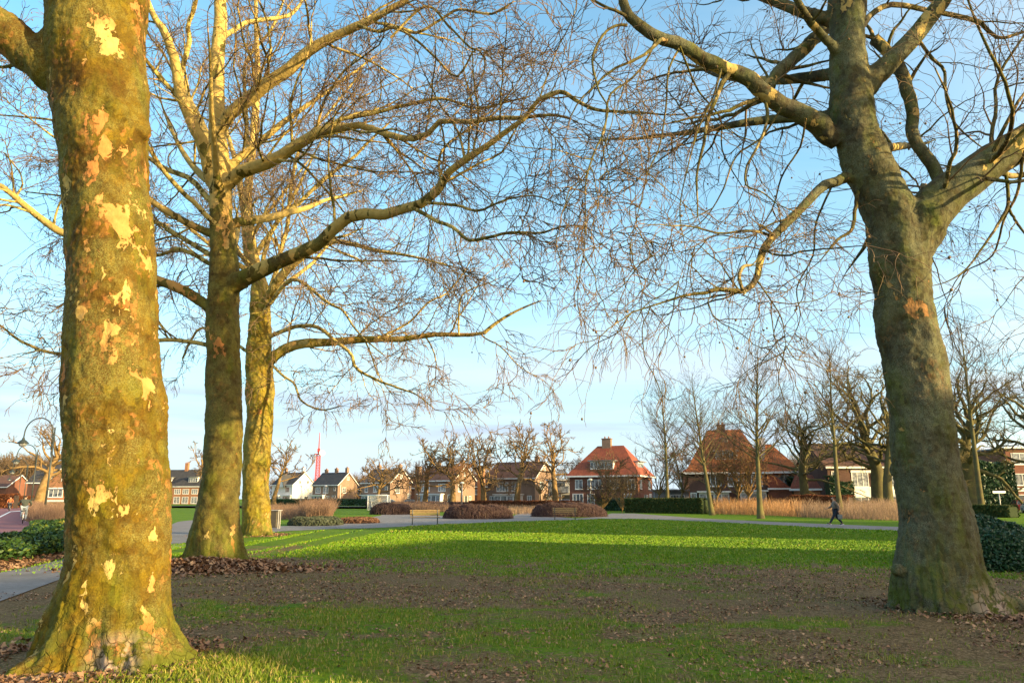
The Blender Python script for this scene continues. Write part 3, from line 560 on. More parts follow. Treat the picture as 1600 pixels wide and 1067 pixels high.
# ------------------------------------------------------------ ground
def soil_mask(x, y):
    x = np.asarray(x, float); y = np.asarray(y, float)
    n = vn(x, y, 2.6, 5, .6); n2 = vn(x+40, y+13, .7, 4, .65)
    yy = y+x*.10+(vn(x+71, y*1.6+9, 3.2, 4, .6)-.5)*5.5
    band = sstep(9.8, 12.2, yy)*(1-sstep(14.2, 21.5, yy))
    b = .10+.85*band
    b = np.where(yy < 10.5, .56+.0*x, b)*1.0+np.where(yy < 10.5, band*.7, 0)
    b = b+.20*(sstep(17, 19, yy)*(1-sstep(24, 28, yy)))
    b = b+.6*np.exp(-(((x-6.8)**2+(y-10.6)**2)/5.0))+.55*sstep(4.2, 6.5, x)*(1-sstep(13, 19, y))
    for tx, ty, r in ((-4.2, 7.7, 1.3), (-6.2, 17.6, 4.2), (-11.0, 33.0, 3.2)):
        b = b+.75*np.exp(-((x-tx)**2+(y-ty)**2)/(r*r))
    b = b+.45*sstep(-6, -7.5, x)*(y < 16)*sstep(8.4, 10.5, y)
    b = b-.9*np.exp(-((x+2.6)**2+(y-7.4)**2)/.9)
    v = b+(n-.5)*1.25+(n2-.5)*1.15
    return np.clip((v-.05)/1.0, 0, 1)*(1-sstep(27, 33, y))
def gz(x, y):
    x = np.asarray(x, float); y = np.asarray(y, float)
    h = (vn(x+9, y+4, 3.5, 3)-.5)*.10+(vn(x, y, .5, 3)-.5)*.035
    h = h*(1-sstep(22, 30, y))*(1-sstep(-7.2, -8.4, x))*sstep(-30, -10, y)*(1-sstep(14, 30, x))
    for tx, ty, r, a in ((-4.2, 7.7, 1.5, .05), (6.8, 11.2, 1.6, .06), (-7.7, 19.4, 2.2, .07)):
        h = h+a*np.exp(-((x-tx)**2+(y-ty)**2)/(r*r))
    return h
def axis(lo, hi, fine0, fine1, step, growf=1.09):
    a = list(np.arange(fine0, fine1+step/2, step)); s = step
    while a[-1] < hi: s *= growf; a.append(a[-1]+s)
    s = step
    while a[0] > lo: s *= growf; a.insert(0, a[0]-s)
    return np.array(a)
ax = axis(-1800, 1800, -11, 13, .085); ay = axis(-900, 3500, 5.5, 28, .085)
GX, GY = np.meshgrid(ax, ay, indexing='ij'); gv = np.stack([GX.ravel(), GY.ravel(), gz(GX, GY).ravel()], 1)
nx, ny = len(ax), len(ay); ii = np.arange(nx-1)[:, None]*ny+np.arange(ny-1)[None, :]
gf = np.stack([ii, ii+ny, ii+ny+1, ii+1], -1).reshape(-1, 4)
b = NB('lawn_and_soil', .95, .1)
dist = b.thr(b.noise(.35, 4), .35, .65)
gcol = b.mix(dist, (.095, .19, .006), (.15, .24, .010)); gcol = b.mix(b.thr(b.noise(6, 4, .7), .4, .66), gcol, (.065, .135, .006))
gcol = b.mix(b.thr(b.noise(1.3, 6, .75), .54, .70), gcol, (.17, .16, .035)); gcol = b.mix(b.thr(b.noise(3.7, 6, .8), .56, .66), gcol, (.045, .105, .006))
dry = b.thr(b.noise(25, 3, .7), .52, .62)
scol = b.mix(b.thr(b.noise(7, 5, .7), .35, .65), (.095, .066, .028), (.20, .145, .068)); scol = b.mix(b.thr(b.noise(28, 4, .75), .5, .62), scol, (.33, .235, .13))
scol = b.mix(b.thr(b.noise(70, 3, .7), .56, .64), scol, (.04, .025, .018))
msk = b.math('ADD', b.attr('soil'), b.math('ADD', b.math('MULTIPLY', b.math('SUBTRACT', b.noise(2.6, 5, .7), .5), 1.0), b.math('MULTIPLY', b.math('SUBTRACT', b.noise(17, 4, .75), .5), 1.5))); msk = b.thr(msk, .34, .70)
hgt = b.math('ADD', b.noise(30, 5, .75), b.math('MULTIPLY', b.noise(8, 3), .6))
GM = b.done(b.mix(msk, gcol, scol), b.bump(hgt, .8, .04))
ground = mesh_np('ground', gv, [gf], GM, None, True, {'soil': soil_mask(GX, GY).ravel()}); tag(ground, kind='structure')

def sheet(name, poly_px, z, mat, kind='structure', world=None, sub=4):
    pts = world or [G(x, y) for x, y in poly_px]
    me = bpy.data.meshes.new(name); bm = bmesh.new()
    vs = [bm.verts.new((p[0], p[1], z)) for p in pts]; f = bm.faces.new(vs); bmesh.ops.triangulate(bm, faces=[f])
    if f.is_valid and f.normal.z < 0: f.normal_flip()
    bmesh.ops.recalc_face_normals(bm, faces=bm.faces)
    # give it a small real thickness
    bm.to_mesh(me); bm.free(); me.materials.append(mat); o = bpy.data.objects.new(name, me); COL.objects.link(o)
    tag(o, kind=kind); return o
b = NB('paving_grey', .85, .3)
brk = b.N.new('ShaderNodeTexBrick'); b.L.new(b.map(b.co, (1, 1, 1), (0, 0, .6)), brk.inputs['Vector']); brk.inputs['Scale'].default_value = 3.4
brk.inputs['Color1'].default_value = (.20, .185, .18, 1); brk.inputs['Color2'].default_value = (.25, .235, .225, 1); brk.inputs['Mortar'].default_value = (.10, .09, .08, 1); brk.inputs['Mortar Size'].default_value = .012
col = b.mix(b.thr(b.noise(1.2, 5), .4, .7), brk.outputs['Color'], (.15, .135, .12))
M['path'] = b.done(col, b.bump(brk.outputs['Fac'], -.3, .01))
M['asphalt'] = simple('asphalt_path', (.21, .19, .185), (.16, .145, .14), 1.5, .9, .3)
M['redpath'] = simple('red_asphalt', (.25, .095, .10), (.20, .08, .085), 1.2, .9, .25)
M['white'] = simple('white_paint', (.78, .77, .74), (.70, .69, .66), 3, .5)
M['road'] = simple('road_asphalt', (.09, .085, .085), (.07, .066, .066), 1, .9)
M['earth'] = simple('bed_soil', (.06, .04, .028), (.035, .024, .018), 5, .95, .5)
# path from the lower left, behind the three trunks, to the plaza and away to the right
sheet('path', [(-260, 1010), (-120, 905), (0, 895), (60, 884), (140, 862), (230, 838), (300, 826), (360, 823), (440, 822), (500, 820), (560, 817), (560, 813), (590, 806), (640, 804), (700, 806), (760, 811), (800, 806), (840, 805), (900, 810), (940, 807), (955, 802), (990, 802), (1030, 805), (1100, 810), (1200, 815), (1300, 819), (1400, 823), (1500, 826), (1640, 830), (1640, 838), (1500, 833), (1400, 829), (1300, 825), (1200, 820), (1100, 815), (1000, 811), (940, 811), (880, 813), (800, 815), (700, 819), (640, 822), (580, 825), (520, 826), (440, 830), (330, 845), (230, 866), (150, 885), (60, 918), (0, 940), (-100, 985)], .014, M['path'])
sheet('path', [(590, 807), (615, 797), (640, 791), (700, 787.5), (705, 788.5), (665, 793), (640, 800), (640, 806)], .010, M['asphalt'])
sheet('path', [(800, 807), (815, 800), (835, 795), (930, 792.5), (930, 794), (850, 798), (835, 806)], .010, M['asphalt'])
sheet('path', [(240, 838), (262, 822), (278, 815), (300, 812.5), (330, 812), (330, 816), (305, 820), (300, 828)], .010, M['asphalt'])
sheet('cycle_path', [(-260, 905), (-120, 862), (0, 855), (30, 852), (40, 838), (48, 825), (44, 812), (40, 803), (36, 796), (34, 791), (26, 791), (-5, 791), (-60, 795), (-160, 806), (-400, 835)], .014, M['redpath'])
sheet('cycle_path_line', [(-60, 834), (-25, 815), (0, 806.5), (15, 799), (33, 797.6), (33, 798.5), (17, 799.7), (2, 807.5), (-20, 817), (-55, 837)], .019, M['white'])
sheet('road', None, .012, M['road'], world=[(-170, 172), (-60, 168), (0, 139), (14, 124), (40, 100), (84, 84), (160, 70), (160, 77), (88, 91), (50, 106), (22, 130), (5, 147), (-58, 177), (-170, 182)])

_pe = [(-200, 1000), (0, 940), (60, 918), (150, 885), (230, 866), (330, 845), (440, 830), (520, 826), (580, 825), (640, 822), (700, 819), (800, 815), (880, 813), (940, 811), (1000, 811), (1100, 815), (1200, 820), (1300, 825), (1400, 829), (1500, 833), (1640, 838)]
_pw = sorted((G(*p)[0], G(*p)[1]) for p in _pe)
def on_lawn(x, y): return y < np.interp(x, [p[0] for p in _pw], [p[1] for p in _pw])-.1
# ---- grass blades (near field)
rng = np.random.default_rng(5)
def blades(n, x0, x1, y0, y1, h0, h1, wd, keepf, seed, pw=1.0):
    rng = np.random.default_rng(seed)
    y = y0+(y1-y0)*rng.random(n)**pw; x = x0+(x1-x0)*rng.random(n)
    k = rng.random(n) < keepf(x, y); k &= np.abs(x) < y*.72+.6
    x, y = x[k], y[k]; n = len(x)
    h = rng.uniform(h0, h1, n)*(.6+.8*vn(x, y, .8, 2)); a = rng.uniform(0, 6.283, n); w_ = wd*rng.uniform(.6, 1.3, n)*(1+y*.05)
    ln = rng.uniform(.2, .9, n)*h; b_ = rng.uniform(0, 6.283, n); z = gz(x, y)
    dx, dy = np.cos(a)*w_, np.sin(a)*w_; lx, ly = np.cos(b_)*ln, np.sin(b_)*ln
    V = np.zeros((n, 5, 3)); V[:, 0] = np.stack([x-dx, y-dy, z-.01], 1); V[:, 1] = np.stack([x+dx, y+dy, z-.01], 1)
    V[:, 2] = np.stack([x-dx*.7+lx*.35, y-dy*.7+ly*.35, z+h*.6], 1); V[:, 3] = np.stack([x+dx*.7+lx*.35, y+dy*.7+ly*.35, z+h*.6], 1)
    V[:, 4] = np.stack([x+lx, y+ly, z+h], 1)
    o = np.arange(n)[:, None]*5; return V.reshape(-1, 3), [o+np.array([[0, 1, 3, 2]]), o+np.array([[2, 3, 4]])], np.repeat(rng.random(n), 5)
b = NB('grass_blade', .6, .25); r_ = b.attr('rnd'); c = b.mix(b.thr(r_, .0, .75), (.085, .145, .010), (.165, .225, .018)); c = b.mix(b.thr(r_, .70, .92), c, (.34, .27, .11))
c = b.mix(b.thr(b.noise(.5, 3), .45, .65), c, b.mix(1.0, c, (1.25, 1.1, .8), 'MULTIPLY')); GBM = b.done(c)
b = NB('lawn_blade', .6, .25); r_ = b.attr('rnd'); c = b.mix(b.thr(r_, .0, .85), (.08, .185, .005), (.15, .27, .008)); c = b.mix(b.thr(r_, .92, .97), c, (.30, .26, .09)); GBM2 = b.done(b.mix(b.thr(b.noise(.4, 4), .45, .65), c, b.mix(1.0, c, (1.2, 1.05, .8), 'MULTIPLY')))
kf = lambda x, y: np.clip(1.0-soil_mask(x, y)*1.05, .09, 1)**.8*(vn(x+3, y+3, .35, 4, .65) > .30+.22*soil_mask(x, y))*on_lawn(x, y)
V, Fc, rnd = blades(230000, -7.4, 12, 6.3, 17, .018, .050, .0030, kf, 1, 1.2)
tag(mesh_np('grass', V, Fc, GBM, attrs={'rnd': rnd}), 'short tufted lawn grass around the bare soil in the foreground', 'grass', kind='stuff')
V, Fc, rnd = blades(230000, -12, 24, 16, 36, .03, .06, .0075, lambda x, y: np.clip(1.0-soil_mask(x, y), 0, 1)*on_lawn(x, y), 2, .9)
tag(mesh_np('grass', V, Fc, GBM2, attrs={'rnd': rnd}), 'even green lawn grass farther out, crossed by a sunlit strip', 'grass', kind='stuff')
V, Fc, rnd = blades(150000, -20, 42, 35, 72, .04, .08, .014, lambda x, y: on_lawn(x, y)*1.0, 4, .9)
tag(mesh_np('grass', V, Fc, GBM2, attrs={'rnd': rnd}), 'shaded lawn grass between the sunlit strip and the plaza path', 'grass', kind='stuff')
V, Fc, rnd = blades(16000, -3.9, -2.1, 6.6, 8.6, .03, .08, .0035, lambda x, y: np.exp(-((x+2.95)**2+(y-7.3)**2)/.35), 3)
tag(mesh_np('grass', V, Fc, GBM, attrs={'rnd': rnd}), 'longer sunlit grass tuft at the right foot of the thickest plane tree', 'grass', kind='stuff')

# ---- fallen leaves
def leaves(n, xs, ys, size, zlift, seed, mat, name, label, curl=.5):
    rng = np.random.default_rng(seed); x, y = xs, ys; n = len(x); s = rng.uniform(*size, n); a = rng.uniform(0, 6.283, n)
    prof = np.array([[-1, 0], [-.45, -.62], [.1, -.8], [.3, -.35], [1, 0], [.3, .35], [.1, .8], [-.45, .62]]); m = len(prof)
    tx, ty = rng.normal(0, .38, n), rng.normal(0, .38, n); cu = rng.uniform(.1, 1, n)*curl
    q = prof[None]*s[:, None, None]*.5; q = q*rng.uniform(.75, 1.2, (n, m, 1))
    u = q[:, :, 0]*np.cos(a)[:, None]-q[:, :, 1]*np.sin(a)[:, None]; v = q[:, :, 0]*np.sin(a)[:, None]+q[:, :, 1]*np.cos(a)[:, None]
    z = gz(x, y)[:, None]+zlift[:, None]+u*tx[:, None]+v*ty[:, None]+cu[:, None]*np.abs(q[:, :, 1])*1.2+.006
    z = np.maximum(z, gz(x, y)[:, None]+.003)
    V = np.stack([x[:, None]+u, y[:, None]+v, z], -1).reshape(-1, 3); o = np.arange(n)[:, None]*m
    F4 = [o+np.array([[0, 1, 2, 3]]), o+np.array([[0, 3, 4, 5]]), o+np.array([[0, 5, 6, 7]])]
    ob = mesh_np(name, V, F4, mat, attrs={'rnd': np.repeat(rng.random(n), m)}); return tag(ob, label, 'leaves', kind='stuff')
b = NB('dead_leaf', .75, .25); r_ = b.attr('rnd'); c = b.mix(b.thr(r_, 0, .6), (.075, .04, .027), (.30, .17, .095)); c = b.mix(b.thr(r_, .75, 1), c, (.46, .30, .17)); LM = b.done(c)
rg = np.random.default_rng(8)
n = 150000; y = 6.4+22*rg.random(n)**1.2; x = rg.uniform(-11, 18, n); sm = soil_mask(x, y)
k = (rg.random(n) < (.05+.95*sm*(vn(x, y, 1.2, 3) > .42))*(1-.5*sstep(18, 28, y))) & (np.abs(x) < y*.72+.6) & ~((x < -8) & (y > 13.5))
x, y = x[k], y[k]; leaves(0, x, y, (.015, .058), np.zeros(len(x)), 9, LM, 'fallen_leaves', 'brown fallen leaves scattered over the soil and lawn in the foreground')
n = 5200; a = rg.uniform(0, 6.28, n); r = np.abs(rg.normal(0, 1, n)); x = -7.3+np.cos(a)*r*1.35; y = 18.0+np.sin(a)*r*.75
k = ((x+7.75)**2+(y-19.4)**2 > .75); x, y, r = x[k], y[k], r[k]
leaves(0, x, y, (.08, .17), rg.random(len(x))*.16*np.exp(-r*r*.8), 10, LM, 'leaf_pile', 'heap of brown dead leaves round the foot of the second plane tree', .9)
n = 2600; x = rg.uniform(-11, 16, n); y = 6.4+18*rg.random(n)
for bx, by, br, sd_ in ((-4.25, 7.7, .95, 51), (6.75, 11.2, .95, 52), (-11.9, 34, 1.5, 53)):
    m_ = 1500; aa = rg.uniform(0, 6.28, m_); rr_ = br*(.85+np.abs(rg.normal(0, .35, m_))); X_ = bx+np.cos(aa)*rr_; Y_ = by+np.sin(aa)*rr_
    leaves(0, X_, Y_, (.03, .09), rg.random(m_)*.03, sd_, LM, 'fallen_leaves', {51: 'brown dead leaves gathered round the foot of the thickest trunk', 52: 'brown dead leaves gathered round the foot of the leaning right trunk', 53: 'brown dead leaves round the foot of the third trunk'}[sd_], .8)
# small sticks
ns = 1500; sx = rg.uniform(-5, 9, ns); sy = rg.uniform(6.6, 17, ns); sa = rg.uniform(0, 6.28, ns); sl = rg.uniform(.04, .22, ns)
SP = np.zeros((ns, 4, 3)); 
for k in range(4):
    u = (k/3-.5)*sl; SP[:, k, 0] = sx+np.cos(sa)*u+rg.normal(0, .006, ns); SP[:, k, 1] = sy+np.sin(sa)*u+rg.normal(0, .006, ns); SP[:, k, 2] = gz(SP[:, k, 0], SP[:, k, 1])+.012
V, Fc, _ = tubes_mesh([(SP, np.full((ns, 4), .0025), 4)])
tag(mesh_np('fallen_twigs', V, Fc, M['twig_pale']), 'thin pale fallen twigs strewn over the foreground soil', 'twigs', kind='stuff')
# ------------------------------------------------------------ building materials
def walls(name, c, c2, st=6.):
    b = NB(name, .9, .15); n = b.thr(b.noise(.7, 4), .35, .65); c_ = b.mix(n, c, c2)
    br = b.noise(st, 3, .6, stretch=(1, 1, 3.2)); c_ = b.mix(b.thr(br, .42, .62), c_, b.mix(1.0, c_, (.74, .74, .74), 'MULTIPLY'))
    return b.done(c_, b.bump(br, .3, .01))
def tiles(name, c, c2):
    b = NB(name, .75, .25); n = b.thr(b.noise(.9, 4), .35, .65); c_ = b.mix(n, c, c2)
    s = b.noise(5, 4, .7); c_ = b.mix(b.thr(s, .45, .68), c_, b.mix(1.0, c_, (.62, .62, .62), 'MULTIPLY'))
    wv = b.N.new('ShaderNodeTexWave'); wv.bands_direction = 'Z'; wv.inputs['Scale'].default_value = 1.6; b.L.new(b.co, wv.inputs['Vector']); wv.inputs['Distortion'].default_value = .6
    c_ = b.mix(b.math('MULTIPLY', wv.outputs['Fac'], .35), c_, b.mix(1.0, c_, (.6, .6, .6), 'MULTIPLY'))
    return b.done(c_, b.bump(wv.outputs['Fac'], .5, .04))
M['brick_tan'] = walls('tan_brick', (.30, .205, .15), (.235, .16, .12)); M['brick_red'] = walls('red_brick', (.24, .105, .07), (.18, .08, .055))
M['brick_dark'] = walls('dark_brick', (.13, .075, .06), (.10, .06, .05)); M['brick_orange'] = walls('orange_brick', (.40, .20, .11), (.32, .16, .09))
M['render_white'] = simple('white_render', (.74, .74, .72), (.66, .66, .65), 1.5, .8); M['render_grey'] = simple('grey_render', (.30, .29, .28), (.24, .235, .23), 1.5, .8)
M['roof_dark'] = tiles('dark_roof_tiles', (.05, .052, .058), (.075, .073, .075)); M['roof_brown'] = tiles('brown_roof_tiles', (.16, .085, .06), (.11, .062, .048))
M['roof_red'] = tiles('red_roof_tiles', (.31, .085, .04), (.22, .062, .036)); M['roof_orange'] = tiles('orange_roof_tiles', (.40, .135, .045), (.25, .09, .04)); M['roof_grey'] = tiles('grey_roof_tiles', (.14, .11, .095), (.10, .08, .07))
b = NB('window_glass', .08, .8); cu = b.thr(b.noise(.9, 2), .45, .55); M['glass'] = b.done(b.mix(cu, (.035, .045, .055), (.17, .18, .18)))
b = NB('curtained_glass', .15, .6); M['glass_pale'] = b.done(b.mix(b.thr(b.noise(2.5, 2), .4, .6), (.30, .32, .34), (.12, .13, .14)))
M['zinc'] = simple('zinc_fascia', (.22, .23, .24), None, 3, .6); M['door_dark'] = simple('dark_door', (.05, .055, .05), None, 3, .5)
M['black_metal'] = simple('black_metal', (.035, .045, .04), (.028, .035, .03), 5, .45, spec=.5); M['galv'] = simple('galvanised_steel', (.50, .49, .46), (.40, .39, .37), 4, .45, metal=.3)
M['wood'] = simple('bench_wood', (.30, .21, .09), (.20, .135, .06), 6, .75, stretch=(1, 8, 8)); M['rubber'] = simple('rubber', (.02, .02, .02), None, 3, .8)
M['red_steel'] = simple('red_steel', (.72, .06, .06), (.6, .05, .05), .5, .6)

class House:
    """local frame: x along the front (0..L), y into the depth (0..D), z up; front face is y=0, right gable x=L"""
    def __init__(s, corner_px, Yc, rz, L, D, eave, ridge, wall, roof, label, cat='house', name='brick_house', hip=0., trim='white', over=.35, anchor='R', group=None, ridge_axis='x'):
        p, _ = P(corner_px, 780, Yc); s.rz = rz
        ca, sa = cos(rz), sin(rz)
        o = Vector((p.x-L*ca, Yc-L*sa, 0)) if anchor == 'R' else Vector((p.x, Yc, 0))
        s.r = empty(name, o, rz, label, cat, group); s.L, s.D, s.eave, s.ridge = L, D, eave, ridge
        mb = MB()
        if ridge_axis == 'x':
            hx = hip*L
            if hip: mb.prism([(0, 0, -.3), (L, 0, -.3), (L, D, -.3), (0, D, -.3)], (0, 0, 0), (0, 0, eave+.3))
            else: mb.prism([(0, 0, -.3), (0, D, -.3), (0, D, eave), (0, D/2, ridge-.12), (0, 0, eave)], (0, 0, 0), (L, 0, 0))
            ov = over; sl = (ridge-eave)/(D/2); e = eave-ov*sl*.5+.02
            A = [(-ov, -ov, e), (L+ov, -ov, e), (L+ov, D+ov, e), (-ov, D+ov, e), (hx-ov*(hip == 0), D/2, ridge), (L-hx+ov*(hip == 0), D/2, ridge)]
        else:
            hx = hip*D
            if hip: mb.prism([(0, 0, -.3), (L, 0, -.3), (L, D, -.3), (0, D, -.3)], (0, 0, 0), (0, 0, eave+.3))
            else: mb.prism([(0, 0, -.3), (L, 0, -.3), (L, 0, eave), (L/2, 0, ridge-.12), (0, 0, eave)], (0, 0, 0), (0, D, 0))
            ov = over; sl = (ridge-eave)/(L/2); e = eave-ov*sl*.5+.02
            A = [(-ov, -ov, e), (L+ov, -ov, e), (L+ov, D+ov, e), (-ov, D+ov, e), (L/2, hx-ov*(hip == 0), ridge), (L/2, D-hx+ov*(hip == 0), ridge)]
        s.wall = mb.build('wall', wall, s.r)
        th = .18; V = A+[(x, y, z-th) for x, y, z in A]
        if ridge_axis == 'x': Fs = [(0, 1, 5, 4), (2, 3, 4, 5), (1, 2, 5), (3, 0, 4)]
        else: Fs = [(0, 1, 4), (1, 2, 5, 4), (2, 3, 5), (3, 0, 4, 5)]
        if hip or True:
            f2 = [tuple(i+6 for i in f[::-1]) for f in Fs]
            if hip == 0:
                if ridge_axis == 'x': Fs = Fs[:2]; f2 = f2[:2]; rim = [(0, 1), (1, 5), (5, 2), (2, 3), (3, 4), (4, 0)]
                else: Fs = [Fs[1], Fs[3]]; f2 = [f2[1], f2[3]]; rim = [(0, 4), (4, 1), (1, 2), (2, 5), (5, 3), (3, 0)]
            else: rim = [(0, 1), (1, 2), (2, 3), (3, 0)]
            rf = MB().add(V, Fs+f2+[(b_, a_, a_+6, b_+6) for a_, b_ in rim])
        s.roof = rf.build('roof', roof, s.r)
        g = MB(); g.box((L/2, -ov-.04, e-.07), (L+2*ov, .12, .24)); g.build('gutter', M[trim], s.roof)
        g = MB(); g.box((L+ov+.04, D/2, e-.07), (.12, D+2*ov, .24)) if hip else None
        if not hip and ridge_axis == 'x':
            for y0, y1, z0, z1 in ((-ov, D/2, e, ridge), (D/2, D+ov, ridge, e)):
                g.prism([(L+ov+.01, y0, z0-.22), (L+ov+.01, y1, z1-.22), (L+ov+.01, y1, z1+.03), (L+ov+.01, y0, z0+.03)], (0, 0, 0), (.07, 0, 0))
        if not hip and ridge_axis == 'y':
            for x0, x1, z0, z1 in ((-ov, L/2, e, ridge), (L/2, L+ov, ridge, e)):
                g.prism([(x0, -ov-.08, z0-.22), (x1, -ov-.08, z1-.22), (x1, -ov-.08, z1+.03), (x0, -ov-.08, z0+.03)], (0, 0, 0), (0, .07, 0))
        g.build('verge_board', M[trim], s.roof)
    def win(s, side, u, z, w_, h, nx=2, nz=1, pale=False, frame='white', name='window', proud=.06):
        """u: centre along the face; z: bottom"""
        f = MB(); t = .09
        def pt(a, d, zz): return (a, -d, zz) if side == 'F' else (s.L+d, a, zz)
        def bx(a0, a1, z0, z1, d0, d1):
            c = pt((a0+a1)/2, (d0+d1)/2, (z0+z1)/2); dd = (a1-a0, d1-d0, z1-z0) if side == 'F' else (d1-d0, a1-a0, z1-z0); return c, dd
        def fr(a0, a1, z0, z1, d1=proud): c, d = bx(a0, a1, z0, z1, -.05, d1); f.box(c, d)
        fr(u-w_/2, u-w_/2+t, z, z+h); fr(u+w_/2-t, u+w_/2, z, z+h); fr(u-w_/2+t, u+w_/2-t, z, z+t); fr(u-w_/2+t, u+w_/2-t, z+h-t, z+h)
        for i in range(1, nx): a = u-w_/2+w_*i/nx; fr(a-t*.4, a+t*.4, z+t, z+h-t, proud-.01)
        for i in range(1, nz): zz = z+h*i/nz; fr(u-w_/2+t, u+w_/2-t, zz-t*.35, zz+t*.35, proud-.02)
        o = f.build(name, M[frame], s.r); g = MB(); c, d = bx(u-w_/2+t*.5, u+w_/2-t*.5, z+t*.5, z+h-t*.5, -.04, .015); g.box(c, d); g.build('pane', M['glass_pale' if pale else 'glass'], o)
        g = MB(); c, d = bx(u-w_/2-.05, u+w_/2+.05, z-.07, z, .0, proud+.06); g.box(c, d); g.build('sill', M[frame], o); return o
    def door(s, side, u, w_=1.0, h=2.2, mat='door_dark'):
        g = MB(); c = (u, -.02, h/2) if side == 'F' else (s.L+.02, u, h/2); d = (w_, .1, h) if side == 'F' else (.1, w_, h); g.box(c, d); o = g.build('door', M[mat], s.r)
        g = MB()
        for k in (-1, 1):
            c = (u+k*(w_/2+.05), -.03, h/2) if side == 'F' else (s.L+.03, u+k*(w_/2+.05), h/2); d = (.1, .12, h+.1) if side == 'F' else (.12, .1, h+.1); g.box(c, d)
        g.build('door_frame', M['white'], o)
    def chimney(s, x, y, zt, w_=.8, d=.8, mat='brick_tan'):
        g = MB(); z0 = s.eave; g.box((x, y, (z0+zt)/2), (w_, d, zt-z0)); g.box((x, y, zt+.06), (w_+.16, d+.16, .12)); o = g.build('chimney', M[mat], s.roof)
        g = MB(); [g.lathe([(.13, 0), (.10, .35)], 8, (x+k*w_*.22, y, zt+.12)) for k in (-1, 1)]; g.build('chimney_pot', M['brick_orange'], o)
    def dormer(s, x0, x1, z0, z1, yf, nwin=4, roof='zinc', side='F'):
        """flat roofed dormer whose face stands at depth yf"""
        g = MB(); dd = 2.6
        if side == 'F': g.box(((x0+x1)/2, yf+dd/2, (z0+z1)/2), (x1-x0, dd, z1-z0))
        else: g.box((s.L-yf-dd/2, (x0+x1)/2, (z0+z1)/2), (dd, x1-x0, z1-z0))
        o = g.build('dormer', M['white'], s.roof)
        g = MB()
        if side == 'F': g.box(((x0+x1)/2, yf+dd/2-.2, z1+.08), (x1-x0+.6, dd+.5, .16))
        else: g.box((s.L-yf-dd/2+.2, (x0+x1)/2, z1+.08), (dd+.5, x1-x0+.6, .16))
        g.build('dormer_roof', M[roof] if roof != 'white' else M['white'], o)
        ww = (x1-x0)/nwin
        for i in range(nwin):
            c = x0+ww*(i+.5); g = MB(); a = (c, yf-.01, (z0+z1)/2) if side == 'F' else (s.L-yf+.01, c, (z0+z1)/2)
            d = (ww*.74, .06, (z1-z0)*.66) if side == 'F' else (.06, ww*.74, (z1-z0)*.66); g.box(a, d); g.build('dormer_window', M['glass'], o)
    def bay(s, x0, x1, h, out, nwin=3, side='F', roofm='white', wallm='white', z0=0.):
        g = MB()
        g.box(((x0+x1)/2, -out/2, z0+h/2), (x1-x0, out, h)) if side == 'F' else g.box((s.L+out/2, (x0+x1)/2, z0+h/2), (out, x1-x0, h))
        o = g.build('bay', M[wallm], s.r); g = MB()
        g.box(((x0+x1)/2, -out/2-.1, z0+h+.1), (x1-x0+.5, out+.5, .2)) if side == 'F' else g.box((s.L+out/2+.1, (x0+x1)/2, z0+h+.1), (out+.5, x1-x0+.5, .2))
        g.build('bay_roof', M[roofm], o); ww = (x1-x0)/nwin
        for i in range(nwin):
            c = x0+ww*(i+.5); g = MB(); a = (c, -out-.01, z0+h*.58) if side == 'F' else (s.L+out+.01, c, z0+h*.58); d = (ww*.80, .06, h*.62) if side == 'F' else (.06, ww*.80, h*.62)
            g.box(a, d); g.build('bay_window', M['glass' if i % 2 else 'glass_pale'], o)
YAW = R_(-30)
# -- five houses of the far row, left to right
h = House(456, 236, YAW, 9, 9.5, 6.0, 9.9, M['render_white'], M['roof_dark'], 'white rendered house with bright gable, leftmost of the row beside the mast')
h.win('R', 3.0, 6.2, 1.0, 1.1); h.win('R', 6.4, 6.2, 1.0, 1.1); h.win('R', 6, .8, 1.5, 1.6); h.win('F', 2, 3.6, 1.8, 1.6, 3); h.win('F', 6.8, 3.6, 1.8, 1.6, 3); h.bay(.6, 3.6, 2.5, .7); h.bay(5.6, 8.6, 2.5, .7)
g = MB(); g.prism([(3.3, -.9, 5.2), (6.1, -.9, 5.2), (4.7, -.9, 8.9)], (0, 0, 0), (0, 4.4, 0)); q = g.build('cross_gable', M['render_white'], h.r)
g = MB(); g.prism([(3.0, -1.1, 5.1), (4.7, -1.1, 9.2), (4.7, -1.1, 9.0), (3.25, -1.1, 5.1)], (0, 0, 0), (0, 4.6, 0)); g.prism([(6.4, -1.1, 5.1), (4.7, -1.1, 9.2), (4.7, -1.1, 9.0), (6.15, -1.1, 5.1)], (0, 0, 0), (0, 4.6, 0)); g.build('gable_roof', M['roof_dark'], q)
h.chimney(.8, 4.7, 11); h.chimney(8.4, 4.7, 11.2, mat='render_white')
h = House(527, 216, YAW, 9.8, 8.2, 5.6, 9.2, M['brick_tan'], M['roof_dark'], 'tan brick house with dark roof, second in row beside the white house')
for x in (2.2, 5.2): h.win('F', x, 3.2, 2.0, 1.7, 3, pale=True)
h.win('F', 8.6, 3.9, .7, .9, 1); h.bay(.6, 5.0, 2.5, 1.0, 4); h.win('F', 6.0, .3, 1.3, 2.1, 2); h.win('F', 8.4, .5, 1.3, 2.0, 2)
h.win('R', 2.6, 3.2, 1.6, 1.6, 2); h.win('R', 4.1, 7.0, .9, .9, 2, 2); h.chimney(1.2, 4.1, 10.0); h.chimney(5.2, 4.1, 10.2); h.chimney(9.3, 4.1, 10.3)
g = MB(); g.box((9.9, 1, 2.8), (.14, .14, 5.6)); g.build('drainpipe', M['white'], h.r)
h = House(609, 186, YAW, 9.2, 8.4, 5.6, 9.0, M['brick_tan'], M['roof_grey'], 'tan brick house with attic window and tall side chimney, third in row')
